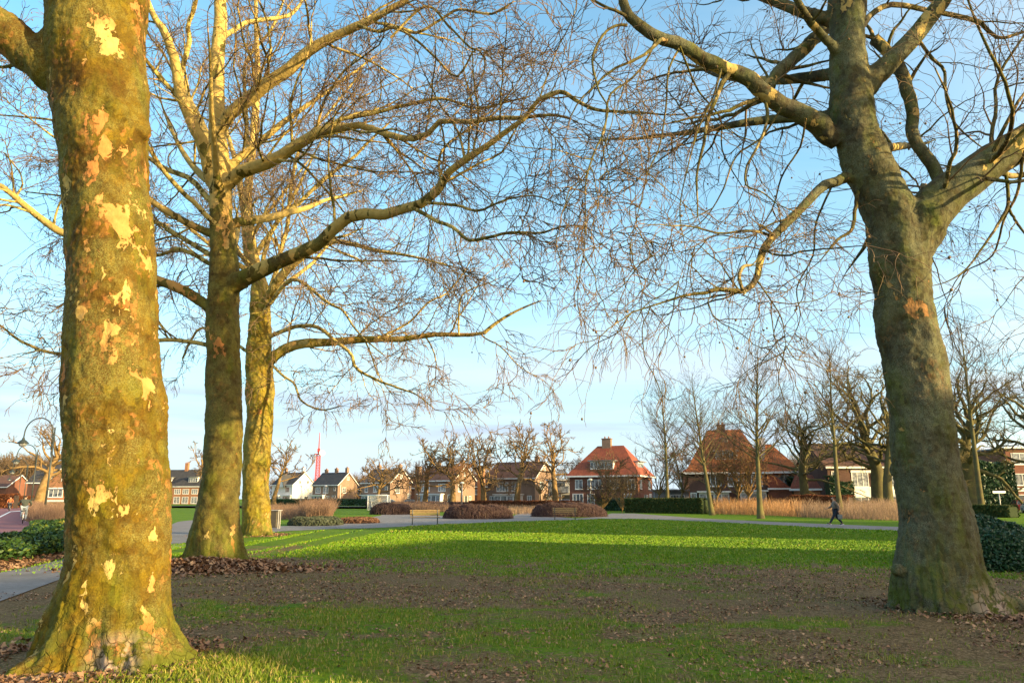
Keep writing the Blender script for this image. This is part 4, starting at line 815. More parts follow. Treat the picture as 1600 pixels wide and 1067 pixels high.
h.win('F', 1.6, 3.2, 1.0, 1.6, 1); h.win('F', 5.0, 3.2, 2.2, 1.6, 3, pale=True); h.bay(1.0, 6.2, 2.4, 1.2, 4); h.win('F', 8.0, 3.4, .8, 1.2, 1)
h.win('R', 2.9, 3.0, 1.7, 1.7, 1); h.win('R', 4.2, 6.6, .9, 1.0, 2, 2); h.win('R', 7.4, 1.7, 1.0, 1.2, 2); h.chimney(2.0, 4.2, 9.9); h.chimney(8.8, 4.2, 9.9)
g = MB(); g.box((10.5, 9.6, 4.8), (1.3, 1.1, 9.6)); g.box((10.5, 9.6, 9.7), (1.5, 1.3, .2)); g.build('side_chimney', M['brick_tan'], h.r)
h = House(708, 163, YAW, 9.4, 8.6, 5.6, 8.9, M['brick_tan'], M['roof_brown'], 'tan brick house with a white framed glass porch, fourth in the far row')
h.win('F', 2.0, 3.2, 2.2, 1.6, 4, pale=True); h.win('F', 6.4, 3.2, 1.9, 1.6, 3, pale=True); h.bay(.9, 6.9, 2.5, 1.3, 5); h.win('F', 8.4, .3, .9, 2.2, 1)
h.win('R', 2.6, 3.1, 1.7, 1.6, 2, pale=True); h.win('R', 4.3, 6.5, .9, 1.1, 2, 3); h.win('R', 6.6, 1.2, .9, 1.0, 2); h.door('R', 4.9); h.chimney(2.4, 4.3, 9.7); h.chimney(8.9, 4.3, 9.8)
g = MB(); g.box((10.6, 9.4, 4.4), (1.4, 1.1, 8.8)); g.box((10.6, 9.4, 8.9), (1.6, 1.3, .2)); g.build('side_chimney', M['brick_orange'], h.r)
h = House(836, 143, YAW, 10.6, 8.0, 5.6, 8.8, M['brick_tan'], M['roof_brown'], 'tan brick house with a long porch and plain sharp gable, fifth in the far row')
h.win('F', 3.4, 3.0, 2.6, 1.7, 4); h.win('F', 6.4, 3.0, 1.7, 1.7, 3, pale=True); h.bay(2.4, 8.0, 2.3, 1.3, 4); h.win('F', 1.2, .7, 1.3, 1.4, 3); h.win('F', 9.4, .5, 1.0, 1.7, 2)
h.win('R', 2.6, 3.4, 1.6, 1.4, 2); h.win('R', 6.6, 2.5, 1.1, 1.2, 2); h.door('R', 5.0); h.win('R', 4.0, 6.8, .7, .9, 1); h.chimney(9.0, 4.0, 9.6)
g = MB(); g.box((11.4, 5.0, 2.5), (1.3, 2.4, .16)); g.build('door_canopy', M['white'], h.r)
# modern annex
h = House(895, 136, YAW*.6, 4.6, 5, 5.0, 5.2, M['render_white'], M['zinc'], 'small white modern annex with a balcony between the tan row and the red roofed house', name='modern_annex', hip=.3)
h.win('F', 2.0, 3.0, 2.6, 1.5, 1); g = MB(); g.box((2.4, -.7, 2.75), (3.6, 1.4, .14)); g.box((2.4, -1.38, 3.3), (3.6, .06, 1.0)); g.build('balcony', M['glass_pale'], h.r); h.door('F', 3.4, 1.6, 2.3)
# big red hipped house
h = House(997, 117, R_(-24), 11.2, 9.6, 5.4, 10.2, M['brick_red'], M['roof_red'], 'large brick house under a steep red hipped roof with a white dormer', hip=.30, over=.5)
h.dormer(3.4, 7.2, 6.2, 7.5, .5, 6); h.dormer(3.0, 6.6, 6.2, 7.4, .6, 5, side='R')
for x, n in ((1.6, 2), (4.3, 4), (7.2, 3), (10.2, 2)): h.win('F', x, 3.1, .62*n, 1.5, n)
for x, n in ((1.4, 3), (3.6, 2), (9.6, 2)): h.win('F', x, .5, .6*n, 1.9, n)
h.win('R', 2.0, 3.1, 1.2, 1.4, 2); h.win('R', 7.5, 3.1, 1.5, 1.4, 2); h.win('R', 8.0, .6, 1.5, 1.8, 2); h.door('R', 4.5, 1.1, 2.2); h.win('R', 6.0, .9, .6, 1.3, 1)
h.chimney(5.0, 4.8, 11.3, 1.5, .9, 'brick_tan')
# garage and dark brick connecting house
h = House(1077, 112, R_(-6), 5.0, 5, 2.9, 3.05, M['render_grey'], M['zinc'], 'low grey garage with a white gridded door in front of the orange trees', 'garage', 'garage', hip=.3, trim='zinc')
h.win('F', 3.3, .3, 2.1, 1.9, 5, 4, name='garage_door')
h = House(1118, 114, R_(-10), 4.6, 7, 5.6, 6.6, M['brick_dark'], M['roof_red'], 'narrow dark brick house with a white eave between garage and orange roofed house', name='narrow_house', hip=.3)
h.win('F', 1.6, 3.3, 1.1, 1.7, 1); h.win('F', 3.6, .5, .9, 1.9, 1)
# big orange roof house with lower right wing
h = House(1202, 98, R_(-14), 10.0, 8.6, 5.3, 11.0, M['brick_dark'], M['roof_orange'], 'largest house, tall orange tiled roof, white chimney and lower right wing', hip=.28, over=.5)
h.dormer(3.6, 6.4, 6.6, 7.8, .9, 3); h.dormer(4.6, 5.4, 8.9, 9.6, 2.9, 1)
for x, n in ((3.4, 2), (6.0, 3), (8.6, 2)): h.win('F', x, 3.2, .7*n, 1.5, n)
h.bay(1.2, 5.0, 2.4, 1.0, 4); h.bay(6.4, 9.6, 2.5, 1.2, 3); h.win('F', .5, .6, .8, 1.8, 1)
h.chimney(4.6, 4.3, 11.6, 1.1, .8, 'brick_dark')
g = MB(); g.box((9.9, 5.2, 7.7), (.9, .8, 4.0)); g.box((9.9, 5.2, 9.75), (1.1, 1.0, .14)); g.build('white_chimney', M['white'], h.roof)
g = MB(); g.box((12.2, 5.6, 2.5), (4.2, 5.2, 5.3)); q = g.build('wing_wall', M['brick_orange'], h.r)
g = MB(); g.add([(9.9, 2.6, 5.1), (14.8, 2.6, 5.1), (14.8, 8.6, 5.1), (9.9, 8.6, 5.1), (10.4, 5.6, 9.0), (11.2, 5.6, 9.0)], [(0, 1, 5, 4), (1, 2, 5), (2, 3, 4, 5), (3, 0, 4), (3, 2, 1, 0)]); g.build('wing_roof', M['roof_orange'], q)
g = MB(); g.box((12.4, 2.55, 5.05), (5, .14, .26)); g.box((14.85, 5.6, 5.05), (.12, 6, .26)); g.build('wing_gutter', M['white'], q)
g = MB(); g.box((12.0, 2.96, 3.9), (1.8, .12, 1.6)); g.build('wing_window', M['glass'], q)
g = MB(); g.add([(9.9, -.2, 4.9), (10.4, -.2, 4.9), (12.8, -.6, 2.9), (9.9, -.6, 2.9), (9.9, 2.9, 4.9), (10.4, 2.9, 4.9), (12.8, 2.9, 2.9), (9.9, 2.9, 2.9)], [(0, 1, 2, 3), (1, 5, 6, 2), (4, 7, 6, 5), (0, 4, 5, 1), (3, 2, 6, 7), (0, 3, 7, 4)]); g.build('lean_to_roof', M['roof_red'], q)
g = MB(); g.box((11.4, 1.2, 1.4), (2.9, 3.2, 2.9)); g.build('lean_to_wall', M['brick_red'], q); g = MB(); g.box((11.4, -.62, 2.86), (3.1, .12, .2)); g.build('lean_to_gutter', M['white'], q)
g = MB(); g.box((15.8, 4.4, 1.15), (2.6, 2.6, 2.3)); g.build('conservatory_wall', M['glass_pale'], q); g = MB(); g.box((15.8, 4.4, 2.38), (2.9, 2.9, .16)); [g.box((14.7+.55*i, 3.07, 1.15), (.08, .06, 2.3)) for i in range(5)]; g.build('conservatory_frame', M['white'], q)
# outbuilding with orange gable
h = House(1284, 94, R_(-48), 3.6, 2.6, 3.0, 4.6, M['brick_orange'], M['roof_red'], 'little outbuilding with a steep red roof and orange lit gable', 'shed', 'outbuilding')
h.door('F', 1.8, 1.2, 2.1, 'white')
# white panelled terrace
h = House(1418, 92, R_(2), 9.6, 9, 5.5, 8.6, M['brick_dark'], M['roof_brown'], 'terraced house with white panelled upper floor and brown roof behind the right trees', name='terraced_house')
h.win('F', 3.95, 3.0, 2.1, 1.8, 3, pale=True); h.win('F', 6.0, 3.0, 1.3, 1.8, 2, pale=True); h.win('F', 8.0, 3.0, 2.3, 1.8, 3, pale=True); h.win('F', 4.3, .2, 2.7, 2.1, 3); h.win('F', 8.0, .4, 2.6, 2.0, 3); h.win('F', 1.6, .4, 1.9, 1.9, 2)
g = MB(); g.box((6.2, -.05, 2.4), (6.7, .1, 1.25)); g.box((6.2, -.05, 4.86), (6.7, .1, .3)); g.build('white_panel', M['white'], h.r); h.win('F', .7, 3.2, .5, 1.7, 1)
h = House(1304, 112, R_(-8), 8, 7, 4.6, 7.6, M['brick_dark'], M['roof_grey'], 'dull grey roofed house far back between the orange house and terrace', hip=.25)
h.win('F', 5, 2.4, 1.2, .9, 2)
# flat block on the far right
h = House(1581, 110, R_(-3), 22, 10, 9.0, 9.15, M['brick_red'], M['zinc'], 'red brick flat block with white window bands at the right edge', 'apartment block', 'apartment_block', hip=.3, anchor='L')
for k in range(3):
    for i in range(5): h.win('F', 1.9+3.4*i, .5+k*3.0, 2.4, 1.7, 2, pale=(k == 2))
g = MB(); g.box((11, -.06, 2.9), (22, .12, .5)); g.build('white_band', M['white'], h.r); g = MB(); g.box((-.4, -.4, 3.6), (.18, .18, 7.2)); g.build('drainpipe', M['white'], h.r)
# left: long house with dormer, behind the trunks
h = House(330, 226, R_(-8), 22, 9, 5.4, 10.4, M['brick_orange'], M['roof_dark'], 'long brick house with a dark roof and white dormer behind the left lawn')
h.dormer(13.6, 16.6, 6.4, 8.0, .9, 4); h.dormer(5, 8, 6.4, 8, .9, 3)
for x in (1.5, 4.5, 8.0, 10.9, 13.6, 16.5): h.win('F', x, 3.0, 2.0, 1.5, 3, pale=x > 8); h.win('F', x, .2, 2.0, 2.0, 2, pale=True)
h.chimney(16.2, 4.5, 12, 1.4, 1, 'brick_orange'); h.chimney(10.6, 4.5, 12.3, 1.0, .9, 'brick_orange')
# left edge: gabled brick house with white verge
h = House(66, 150, R_(-4), 9, 9, 3.9, 8.6, M['brick_orange'], M['roof_dark'], 'gabled orange brick house with white verge boards beside the left street lamp', anchor='L', ridge_axis='y')
h.win('F', 4.4, 5.0, 1.8, 1.4, 3); h.win('F', 2.6, 1.9, 3.0, 1.6, 3); g = MB(); g.box((4.5, -1.4, 1.2), (13, 2.6, .35)); g.build('carport_roof', M['white'], h.r); g = MB(); [g.box((x, -2.5, .5), (.18, .18, 1.1)) for x in (-1.6, 3, 8, 10.4)]; g.build('carport_post', M['white'], h.r)
h = House(40, 176, R_(-4), 12, 9, 5.4, 9.6, M['brick_dark'], M['roof_dark'], 'darker house behind the gabled house at the left edge', anchor='L'); h.dormer(4, 10, 6.2, 7.6, .8, 4); h.chimney(9, 4.5, 10.6)
h = House(-40, 190, R_(-4), 8, 9, 4.6, 7.6, M['brick_red'], M['roof_brown'], 'low house half hidden behind bare trees at the far left', anchor='L'); h.win('F', 4, 2.2, 1.8, 1.4, 2)
# ---- unseen terraces and flats added off to the right to keep the lawn in shade
NV = Vector((.456, .89, 0)); UV2 = Vector((.89, -.456, 0)); rzS = math.atan2(NV.y, NV.x)
def block(s0, s1, u, eave, ridge, D, label, wall='brick_red', roof='roof_brown', hip=0., cat='house', name='terraced_house'):
    o = UV2*u+NV*s0; r = House(800, 10, rzS, s1-s0, D, eave, ridge, M[wall], M[roof], label, cat, name, hip=hip, anchor='L'); r.r.location = (o.x, o.y, 0)
    r.r.rotation_euler.z = rzS; L = s1-s0
    # far face of the block looks at the park: windows on a second shell
    for fl in range(int(eave//2.9)):
        for i in range(int(L//3.4)):
            g = MB(); g.box((1.9+i*3.4, D+.03, 1.5+fl*2.9), (1.8, .12, 1.5)); q = g.build('window', M['white'], r.r); g = MB(); g.box((1.9+i*3.4, D+.08, 1.5+fl*2.9), (1.6, .1, 1.3)); g.build('pane', M['glass'], q)
    return r
block(6.0, 25.5, 38, 6.4, 9.2, 9, 'row of brick houses beyond the right edge, added to shade the foreground', 'brick_red', 'roof_brown')
block(32.5, 60, 46, 12.0, 12.3, 11, 'four storey flats beyond the right edge, added to shade the lawn', 'brick_dark', 'zinc', .3, 'apartment block', 'apartment_block')

# ---- mast
def mast():
    p, _ = P(494, 780, 400); r = empty('radio_mast', (p.x, 400, 0), 0, 'red lattice radio mast with a white round dish behind the white house', 'mast')
    g = MB(); H = 24.5; w0, w1 = 1.2, .85
    def c(k, z): a = w0+(w1-w0)*z/H; return ((a, a), (-a, a), (-a, -a), (a, -a))[k]
    n = 14
    for k in range(4):
        a0, a1 = c(k, 0), c(k, H); g.tube([(a0[0], a0[1], 0), (a1[0], a1[1], H)], .13, 4)
        for i in range(n):
            z0, z1 = H*i/n, H*(i+1)/n; a = c(k, z0); b_ = c((k+1) % 4, z1); g.tube([(*a, z0), (*b_, z1)], .075, 4); b0 = c((k+1) % 4, z0); g.tube([(*a, z0), (*b0, z0)], .10, 4)
            a2 = c((k+1) % 4, z0); b2 = c(k, z1); g.tube([(*a2, z0), (*b2, z1)], .075, 4)
    g.build('lattice', M['red_steel'], r); g = MB(); g.box((0, 0, 24.9), (3.0, 3.0, .5)); g.box((0, 0, 27), (1.2, 1.2, 2.0)); g.build('platform', M['red_steel'], r)
    g = MB(); g.tube([(0, 0, 25), (0, 0, 31)], [.4, .3], 6); g.tube([(0, 0, 31), (0, 0, 36.5)], [.3, .15], 6); g.build('spire', M['red_steel'], r)
    g = MB(); g.lathe([(0.05, -.5), (1.1, -.3), (1.6, .1), (1.5, .2), (.05, -.2)], 16); o = g.build('dish', M['white'], r, True); o.rotation_euler = (R_(75), 0, R_(20)); o.location = (2.2, -1.6, 25.5)
mast()

# ------------------------------------------------------------ background trees
b = NB('street_tree_bark', .9, .1); M['bark_bg'] = b.done(b.mix(b.thr(b.noise(2, 5), .4, .6), (.26, .17, .075), (.17, .11, .045)), b.bump(b.noise(9, 4, stretch=(1, 1, .3)), .7, .05))
b = NB('young_tree_bark', .9, .1); M['bark_young'] = b.done(b.mix(b.thr(b.noise(1.5, 4), .4, .6), (.14, .125, .05), (.10, .085, .045)), b.bump(b.noise(12, 4), .5, .03))
M['twig_bg'] = simple('street_tree_twig', (.20, .135, .07), (.14, .09, .05), 1, .85); M['twig_dark'] = simple('young_tree_twig', (.095, .06, .045), (.065, .045, .038), 1, .85)
M['twig_olive'] = simple('oak_twig', (.13, .105, .04), (.17, .12, .045), .7, .85); M['twig_red'] = simple('reddish_twig', (.30, .145, .06), (.20, .10, .05), 1, .85)
def bgtree(name, label, cat, x, y, trunk_h, r0, H, seed, style, group, bark, twig, k=1.0, lean=0., rmin=.02):
    rng = np.random.default_rng(seed); root = empty(name, (x, y, 0), 0, label, cat, group)
    n = 12; tp = np.zeros((n, 3)); d = np.array([lean, 0, 1.]); d /= np.linalg.norm(d); tp[0, 2] = -.2
    if style == 'young': th = H*.97
    elif style == 'shrub': th = trunk_h
    else: th = trunk_h+ (H-trunk_h)*.55
    for i in range(n-1):
        tp[i+1] = tp[i]+d*th/(n-1); d = d+rng.normal(size=3)*(.02 if style == 'young' else .07)*np.array([1, 1, .2]); d[0] -= lean*.10*(i > 3); d /= np.linalg.norm(d)
    tr = r0*(1-np.linspace(0, 1, n)*(.93 if style == 'young' else .6)); tr[0] *= 1.5; tr[1] *= 1.08
    V, Fc, _ = tubes_mesh([(tp[None], tr[None], 12)]); mesh_np('trunk', V, Fc, bark, root, True)
    S = H-trunk_h
    if style == 'young':
        nb = int(44*k); ts = np.sort(rng.random(nb))*.97; PP = np.zeros((nb, 14, 3)); RR = np.zeros((nb, 14))
        for j, t in enumerate(ts):
            zf = trunk_h/H+(1-trunk_h/H)*t; f = zf*(n-1); i = min(int(f), n-2); p = tp[i]*(1-f+i)+tp[i+1]*(f-i); az = j*2.4+rng.normal()*.4; el = R_(35+30*t+rng.normal()*6)
            ln = S*(.46*(1-t)**.75+.09)*rng.uniform(.8, 1.15); dd = np.array([cos(az)*cos(el), sin(az)*cos(el), sin(el)])
            for q in range(14): PP[j, q] = p; p = p+dd*ln/13; dd = dd+rng.normal(size=3)*.055; dd[2] += .022; dd /= np.linalg.norm(dd)
            RR[j] = np.maximum((.27*r0*(1-zf)+.016)*(1-.8*np.linspace(0, 1, 14)), rmin)
        g2 = grow(rng, PP, RR, 2.0, .40, 38, 7, .10, .03, .6, rmin*.8, .5, 2.4, .12, 1, rcap=.03); g3 = grow(rng, g2[0], g2[1], 2.2, .5, 36, 5, .12, .04, .7, rmin*.6, .3, 1.3, .1, 1)
        g4 = grow(rng, g3[0], g3[1], 2.0, .6, 34, 3, .12, .03, .8, rmin*.55, .25, .8, .1, 1, maxn=12000)
        crown(root, (0, 0, 0), [(PP, RR, 5)], [(g2[0], g2[1], 3), (g3[0], g3[1], 3), (g4[0], g4[1], 3)], mb_=bark, mt=twig)
    else:
        nb = {'pollard': 12, 'oak': 15, 'shrub': 9}[style]; nb = int(nb*k); PP = np.zeros((nb, 20, 3)); RR = np.zeros((nb, 20))
        for j in range(nb):
            t = (j+.5)/nb; f = (trunk_h/th if th > trunk_h else .92)*(n-1); f = min(f+(n-1-f)*t*.98, n-1.01); i = int(f); p = tp[i]*(1-f+i)+tp[i+1]*(f-i)
            az = j*2.4+rng.normal()*.35; el = R_({'pollard': 8+58*t, 'oak': 5+62*t, 'shrub': 48+30*t}[style]+rng.normal()*7); ln = S*{'pollard': 1.18-.60*t, 'oak': .88-.32*t, 'shrub': .95}[style]*rng.uniform(.85, 1.1)
            dd = np.array([cos(az)*cos(el), sin(az)*cos(el), sin(el)]); wv = {'pollard': .17, 'oak': .17, 'shrub': .09}[style]
            for q in range(20): PP[j, q] = p; p = p+dd*ln/19; dd = dd+rng.normal(size=3)*wv; dd[2] += .02; dd /= np.linalg.norm(dd)
            RR[j] = np.maximum(r0*{'pollard': .28, 'oak': .27, 'shrub': .35}[style]*(1-.8*np.linspace(0, 1, 20)), rmin*1.6)
        dens = 1.0 if style == 'pollard' else 1.05
        g1 = grow(rng, PP, RR, dens, .38, 48, 9, .20, .03, .6, rmin*1.5, .7, 3.2, .2, 2)
        g2 = grow(rng, g1[0], g1[1], 1.2, .5, 42, 6, .20, .03, .72, rmin*1.25, .5, 1.9, .1, 2)
        g3 = grow(rng, g2[0], g2[1], 1.7, .6, 40, 4, .16, .04, .75, rmin*.95, .3, 1.1, .1, 2, maxn=int(6500*k))
        g4 = grow(rng, g3[0], g3[1], 1.0, .6, 34, 3, .12, .04, .75, rmin*.6, .25, .7, .1, 1, maxn=int(10000*k))
        crown(root, (0, 0, 0), [(PP, RR, 7), (g1[0], g1[1], 5)], [(g2[0], g2[1], 4), (g3[0], g3[1], 3), (g4[0], g4[1], 3)], mb_=bark, mt=twig)
    return root
def at(px, Y): return P(px, 780, Y)[0].x
pol = [(592, 172, 11.6, 'pollard street tree by the football goal, leftmost of the knobbly row', 1.9), (664, 150, 13.2, 'pollard street tree second from the left, above the left bench', 3.0), (708, 143, 14.0, 'pollard street tree third from the left, in front of the tall side chimney', 3.1), (756, 142, 13.3, 'short trunked pollard street tree fourth from the left', 1.7), (808, 138, 15.0, 'pollard street tree with a thick orange lit trunk, fifth from the left', 3.9), (868, 134, 14.6, 'rightmost pollard street tree of the row, beside the white annex', 4.6)]
for i, (px, Y, H, lab, th) in enumerate(pol):
    bgtree('pollard_tree', lab, 'tree', at(px, Y), Y, th+1.2, .62, H*.93, 100+i*7, 'pollard', 'knobbly street trees before the houses', M['bark_bg'], M['twig_bg'], 1.0, rmin=.05)
bgtree('pollard_tree', 'pale barked pollard tree beside the left street lamps', 'tree', at(60, 118), 118, 5.2, .85, 12.5, 161, 'pollard', 'knobbly street trees before the houses', M['bark_bg'], M['twig_bg'], 1.1, rmin=.04)
bgtree('pollard_tree', 'pollard tree behind the long house roof, left of the second trunk', 'tree', at(318, 215), 215, 8, .6, 17, 162, 'pollard', 'knobbly street trees before the houses', M['bark_bg'], M['twig_bg'], .8, rmin=.06)
bgtree('pollard_tree', 'pollard tree showing just right of the third trunk', 'tree', at(428, 190), 190, 6, .6, 15, 163, 'pollard', 'knobbly street trees before the houses', M['bark_bg'], M['twig_bg'], .8, rmin=.06)
yg = [(1043, 86, 15.6, .0, 'slender young tree standing straight, left of the dark hedge end'), (1112, 76, 14.8, -.13, 'slender young tree leaning left at the end of the dark hedge'), (1187, 63, 15.0, -.02, 'slender young tree with a pale foot in front of the tall dry grass'), (1312, 66, 15.5, -.03, 'slender young tree right behind the walking person'), (1533, 70, 19.2, -.02, 'tall slender young tree just right of the leaning plane trunk')]
for i, (px, Y, H, ln, lab) in enumerate(yg):
    bgtree('young_tree', lab, 'tree', at(px, Y), Y, H*(.33 if i < 3 else .40), .24+.03*(i == 4), H, 200+i, 'young', 'slender young trees along the path', M['bark_young'], M['twig_dark'], 1.15, lean=ln, rmin=.014)
ok = [(1258, 88, 3.8, .62, 13.5, 'dark spreading oak between the orange house and the shed'), (1372, 84, 4.6, .85, 16.5, 'thick oak with a sunlit foot in front of the white panels'), (1388, 80, 5.2, .55, 15.5, 'thinner oak against the left side of the leaning plane trunk'), (1518, 92, 5.0, 1.0, 17.5, 'broad old oak behind the tall young tree at the right'), (1640, 88, 5, .8, 17, 'spreading oak just outside the right edge')]
for i, (px, Y, th, r0, H, lab) in enumerate(ok):
    bgtree('oak_tree', lab, 'tree', at(px, Y), Y, th, r0, H, 300+i, 'oak', 'spreading oaks before the right-hand houses', M['bark_young'], M['twig_olive'], 1.25, rmin=.026)
o = UV2*12+NV*13.7  # unseen tree added here to cast shade on the second plane's trunk
bgtree('plane_tree', 'unseen park tree added beyond the right edge to shade the second trunk', 'tree', o.x, o.y, 7.5, .62, 17, 330, 'oak', None, M['bark_young'], M['twig_olive'], 1.0, rmin=.02)
sm = [(655, 146, 3.4, 8, 'small bare reddish tree below the second pollard tree'), (722, 132, 3.2, 7.5, 'small bare reddish tree right of the third pollard tree'), (898, 128, 3, 7.5, 'small bare tree below the red roofed house corner'), (1028, 108, 2.6, 9, 'small orange tree in front of the garage'), (1062, 104, 2.8, 9.5, 'bushy orange tree left of the leaning young tree'), (1120, 90, 2.4, 8.4, 'orange twigged tree right behind the leaning young tree'), (1148, 88, 2.4, 9.0, 'orange twigged tree left of the big bay window'), (1168, 86, 2.2, 7.6, 'small forked orange tree before the big orange house'), (950, 112, 2.6, 8.0, 'purplish bare tree before the red roofed house'), (845, 132, 2.8, 6.6, 'small bare tree before the fifth row house')]
for i, (px, Y, th, H, lab) in enumerate(sm):
    bgtree('small_tree', lab, 'tree', at(px, Y), Y, th, .22, H, 400+i, 'shrub', 'small garden trees before the houses', M['bark_bg'], M['twig_red'] if px > 1000 or px < 740 else M['twig_bg'], 1.45, rmin=.022)
# shrub of pale stems left of the dark hedge
bgtree('bare_shrub', 'fan shaped bare shrub of pale stems before the red roofed house', 'shrub', at(971, 92), 92, .5, .10, 3.6, 451, 'shrub', None, M['bark_bg'], M['twig_bg'], 2.2, rmin=.022)
for px, Y, H, sd_ in ((940, 100, 3.8, 452),): bgtree('bare_shrub', 'dark bare shrub beside the right end of the purple hedge', 'shrub', at(px, Y), Y, .5, .1, H, sd_, 'shrub', None, M['bark_bg'], M['twig_dark'], 2.2, rmin=.025)
# far-off line of trees at the horizon (cannot be counted)
rng = np.random.default_rng(77); VV = []; 
def scrub_mass(name, label, pts, h, n, ln, rr, mat, seed, depth=6):
    rng = np.random.default_rng(seed); m = 4; idx = rng.integers(0, len(pts)-1, n); t = rng.random(n); A = np.array(pts, float)
    base = A[idx]*(1-t)[:, None]+A[idx+1]*t[:, None]; base = base+rng.normal(size=(n, 2))*depth; zz = rng.random(n)**.8*h*(.6+.6*vn(base[:, 0], base[:, 1], 14, 3))
    p = np.zeros((n, m, 3)); p[:, 0, :2] = base; p[:, 0, 2] = zz; d = rng.normal(size=(n, 3))*.55; d[:, 2] = np.abs(d[:, 2])+.5; d /= np.linalg.norm(d, axis=1, keepdims=True)
    for k in range(1, m): p[:, k] = p[:, k-1]+d*ln/(m-1); d = d+rng.normal(size=d.shape)*.25; d /= np.linalg.norm(d, axis=1, keepdims=True)
    V, Fc, _ = tubes_mesh([(p, np.full((n, m), rr)*np.linspace(1, .5, m)[None], 3)]); return tag(mesh_np(name, V, Fc, mat), label, 'trees', kind='stuff')
scrub_mass('far_trees', 'brownish mass of bare trees at the far left horizon', [(at(-120, 230), 230), (at(30, 225), 225), (at(75, 215), 215)], 12, 9000, 3.4, .07, M['twig_bg'], 1)
scrub_mass('far_trees', 'olive mass of bare trees far behind the right-hand houses', [(at(1230, 150), 150), (at(1420, 150), 150), (at(1600, 150), 150)], 9, 6000, 3.0, .05, M['twig_olive'], 2, 3)

scrub_mass('far_trees', 'brownish belt of bare trees behind the row of tan houses', [(at(425, 262), 262), (at(560, 240), 240), (at(700, 205), 205), (at(880, 170), 170)], 7.5, 9000, 2.6, .055, M['twig_bg'], 3, 3)
for px, Y, L_, ev, rd, rf, lab in ((572, 232, 7, 4.4, 7.2, 'roof_grey', 'half hidden back house between the second and third row houses'), (668, 205, 8, 4.6, 7.6, 'roof_brown', 'half hidden back house between the third and fourth row houses'), (782, 182, 9, 4.6, 7.6, 'roof_brown', 'half hidden back house between the fourth and fifth row houses'), (470, 262, 8, 4.8, 8.2, 'roof_grey', 'half hidden back house beside the mast')):
    h = House(px, Y, YAW*.5, L_, 7, ev, rd, M['brick_red'], M[rf], lab); h.win('F', L_*.3, 2.6, 1.6, 1.2, 2); h.win('F', L_*.7, 2.6, 1.6, 1.2, 2); h.chimney(L_*.6, 3.5, rd+.9)
# ------------------------------------------------------------ hedges, beds, shrubs
def leafmass(name, label, cat, fn, n, size, mat, seed, parent=None, kind=None, group=None, flat=.6):
    """fn(rng,n) -> points (n,3) and outward normals"""
    rng = np.random.default_rng(seed); p, no = fn(rng, n); n = len(p); s = rng.uniform(*size, n)
    d = no*flat+rng.normal(size=(n, 3))*.7; d /= np.linalg.norm(d, axis=1, keepdims=True); r = rng.normal(size=(n, 3)); u = np.cross(d, r); u /= np.linalg.norm(u, axis=1, keepdims=True); v = np.cross(d, u)
    V = np.stack([p-u*s[:, None], p-v*s[:, None]*.45+d*s[:, None]*.12, p+u*s[:, None], p+v*s[:, None]*.45+d*s[:, None]*.12], 1).reshape(-1, 3)
    o = mesh_np(name, V, [np.arange(n)[:, None]*4+np.array([[0, 1, 2, 3]])], mat, parent, attrs={'rnd': np.repeat(rng.random(n), 4)})
    if parent is None: tag(o, label, cat, group, kind)
    return o
def leafmat(name, c1, c2, c3=None, rough=.55, spec=.3):
    b = NB(name, rough, spec); r_ = b.attr('rnd'); c = b.mix(b.thr(r_, 0, .8), c1, c2)
    if c3: c = b.mix(b.thr(r_, .86, .97), c, c3)
    return b.done(c)
M['heather'] = leafmat('purple_twiggy', (.075, .045, .05), (.15, .10, .09), (.22, .15, .11), .9, .1); M['ivy'] = leafmat('ivy_leaf', (.018, .055, .012), (.05, .10, .02), (.15, .19, .03), .55, .25)
M['rhodo'] = leafmat('dark_evergreen_leaf', (.012, .045, .018), (.03, .085, .03), (.07, .13, .05), .4, .5); M['conif'] = leafmat('yew_leaf', (.025, .055, .015), (.07, .085, .02), (.16, .12, .03), .7, .2)
M['deadheap'] = leafmat('dead_leaf_heap', (.11, .06, .04), (.19, .105, .065), (.28, .16, .10), .9, .1)
M['beech'] = leafmat('beech_hedge_leaf', (.22, .075, .03), (.13, .05, .025), (.30, .14, .06), .8, .1); M['laven'] = leafmat('lavender_leaf', (.055, .075, .045), (.10, .11, .075), None, .8, .1)
M['yshrub'] = leafmat('yellow_green_leaf', (.10, .13, .015), (.20, .20, .02), (.05, .07, .01), .5, .3)
def mound(cx, cy, rx, ry, h, rz=0, pw=3.0, nseed=0):
    def fn(rng, n):
        a = rng.uniform(0, 6.283, n); t = rng.random(n)**.6; u = np.cos(a)*t; v = np.sin(a)*t
        sh = (1-t**pw)**.5; z = h*sh*(.62+.58*vn(u*rx+nseed, v*ry, 1.0, 4)); side = rng.random(n) < .35
        z = np.where(side, z*rng.random(n), z*(1-.12*rng.random(n))); ca, sa = cos(rz), sin(rz); X = u*rx; Y = v*ry
        no = np.stack([u*rx/rx, v, .5+sh], 1); return np.stack([cx+X*ca-Y*sa, cy+X*sa+Y*ca, z], 1), no/np.linalg.norm(no, axis=1, keepdims=True)
    return fn
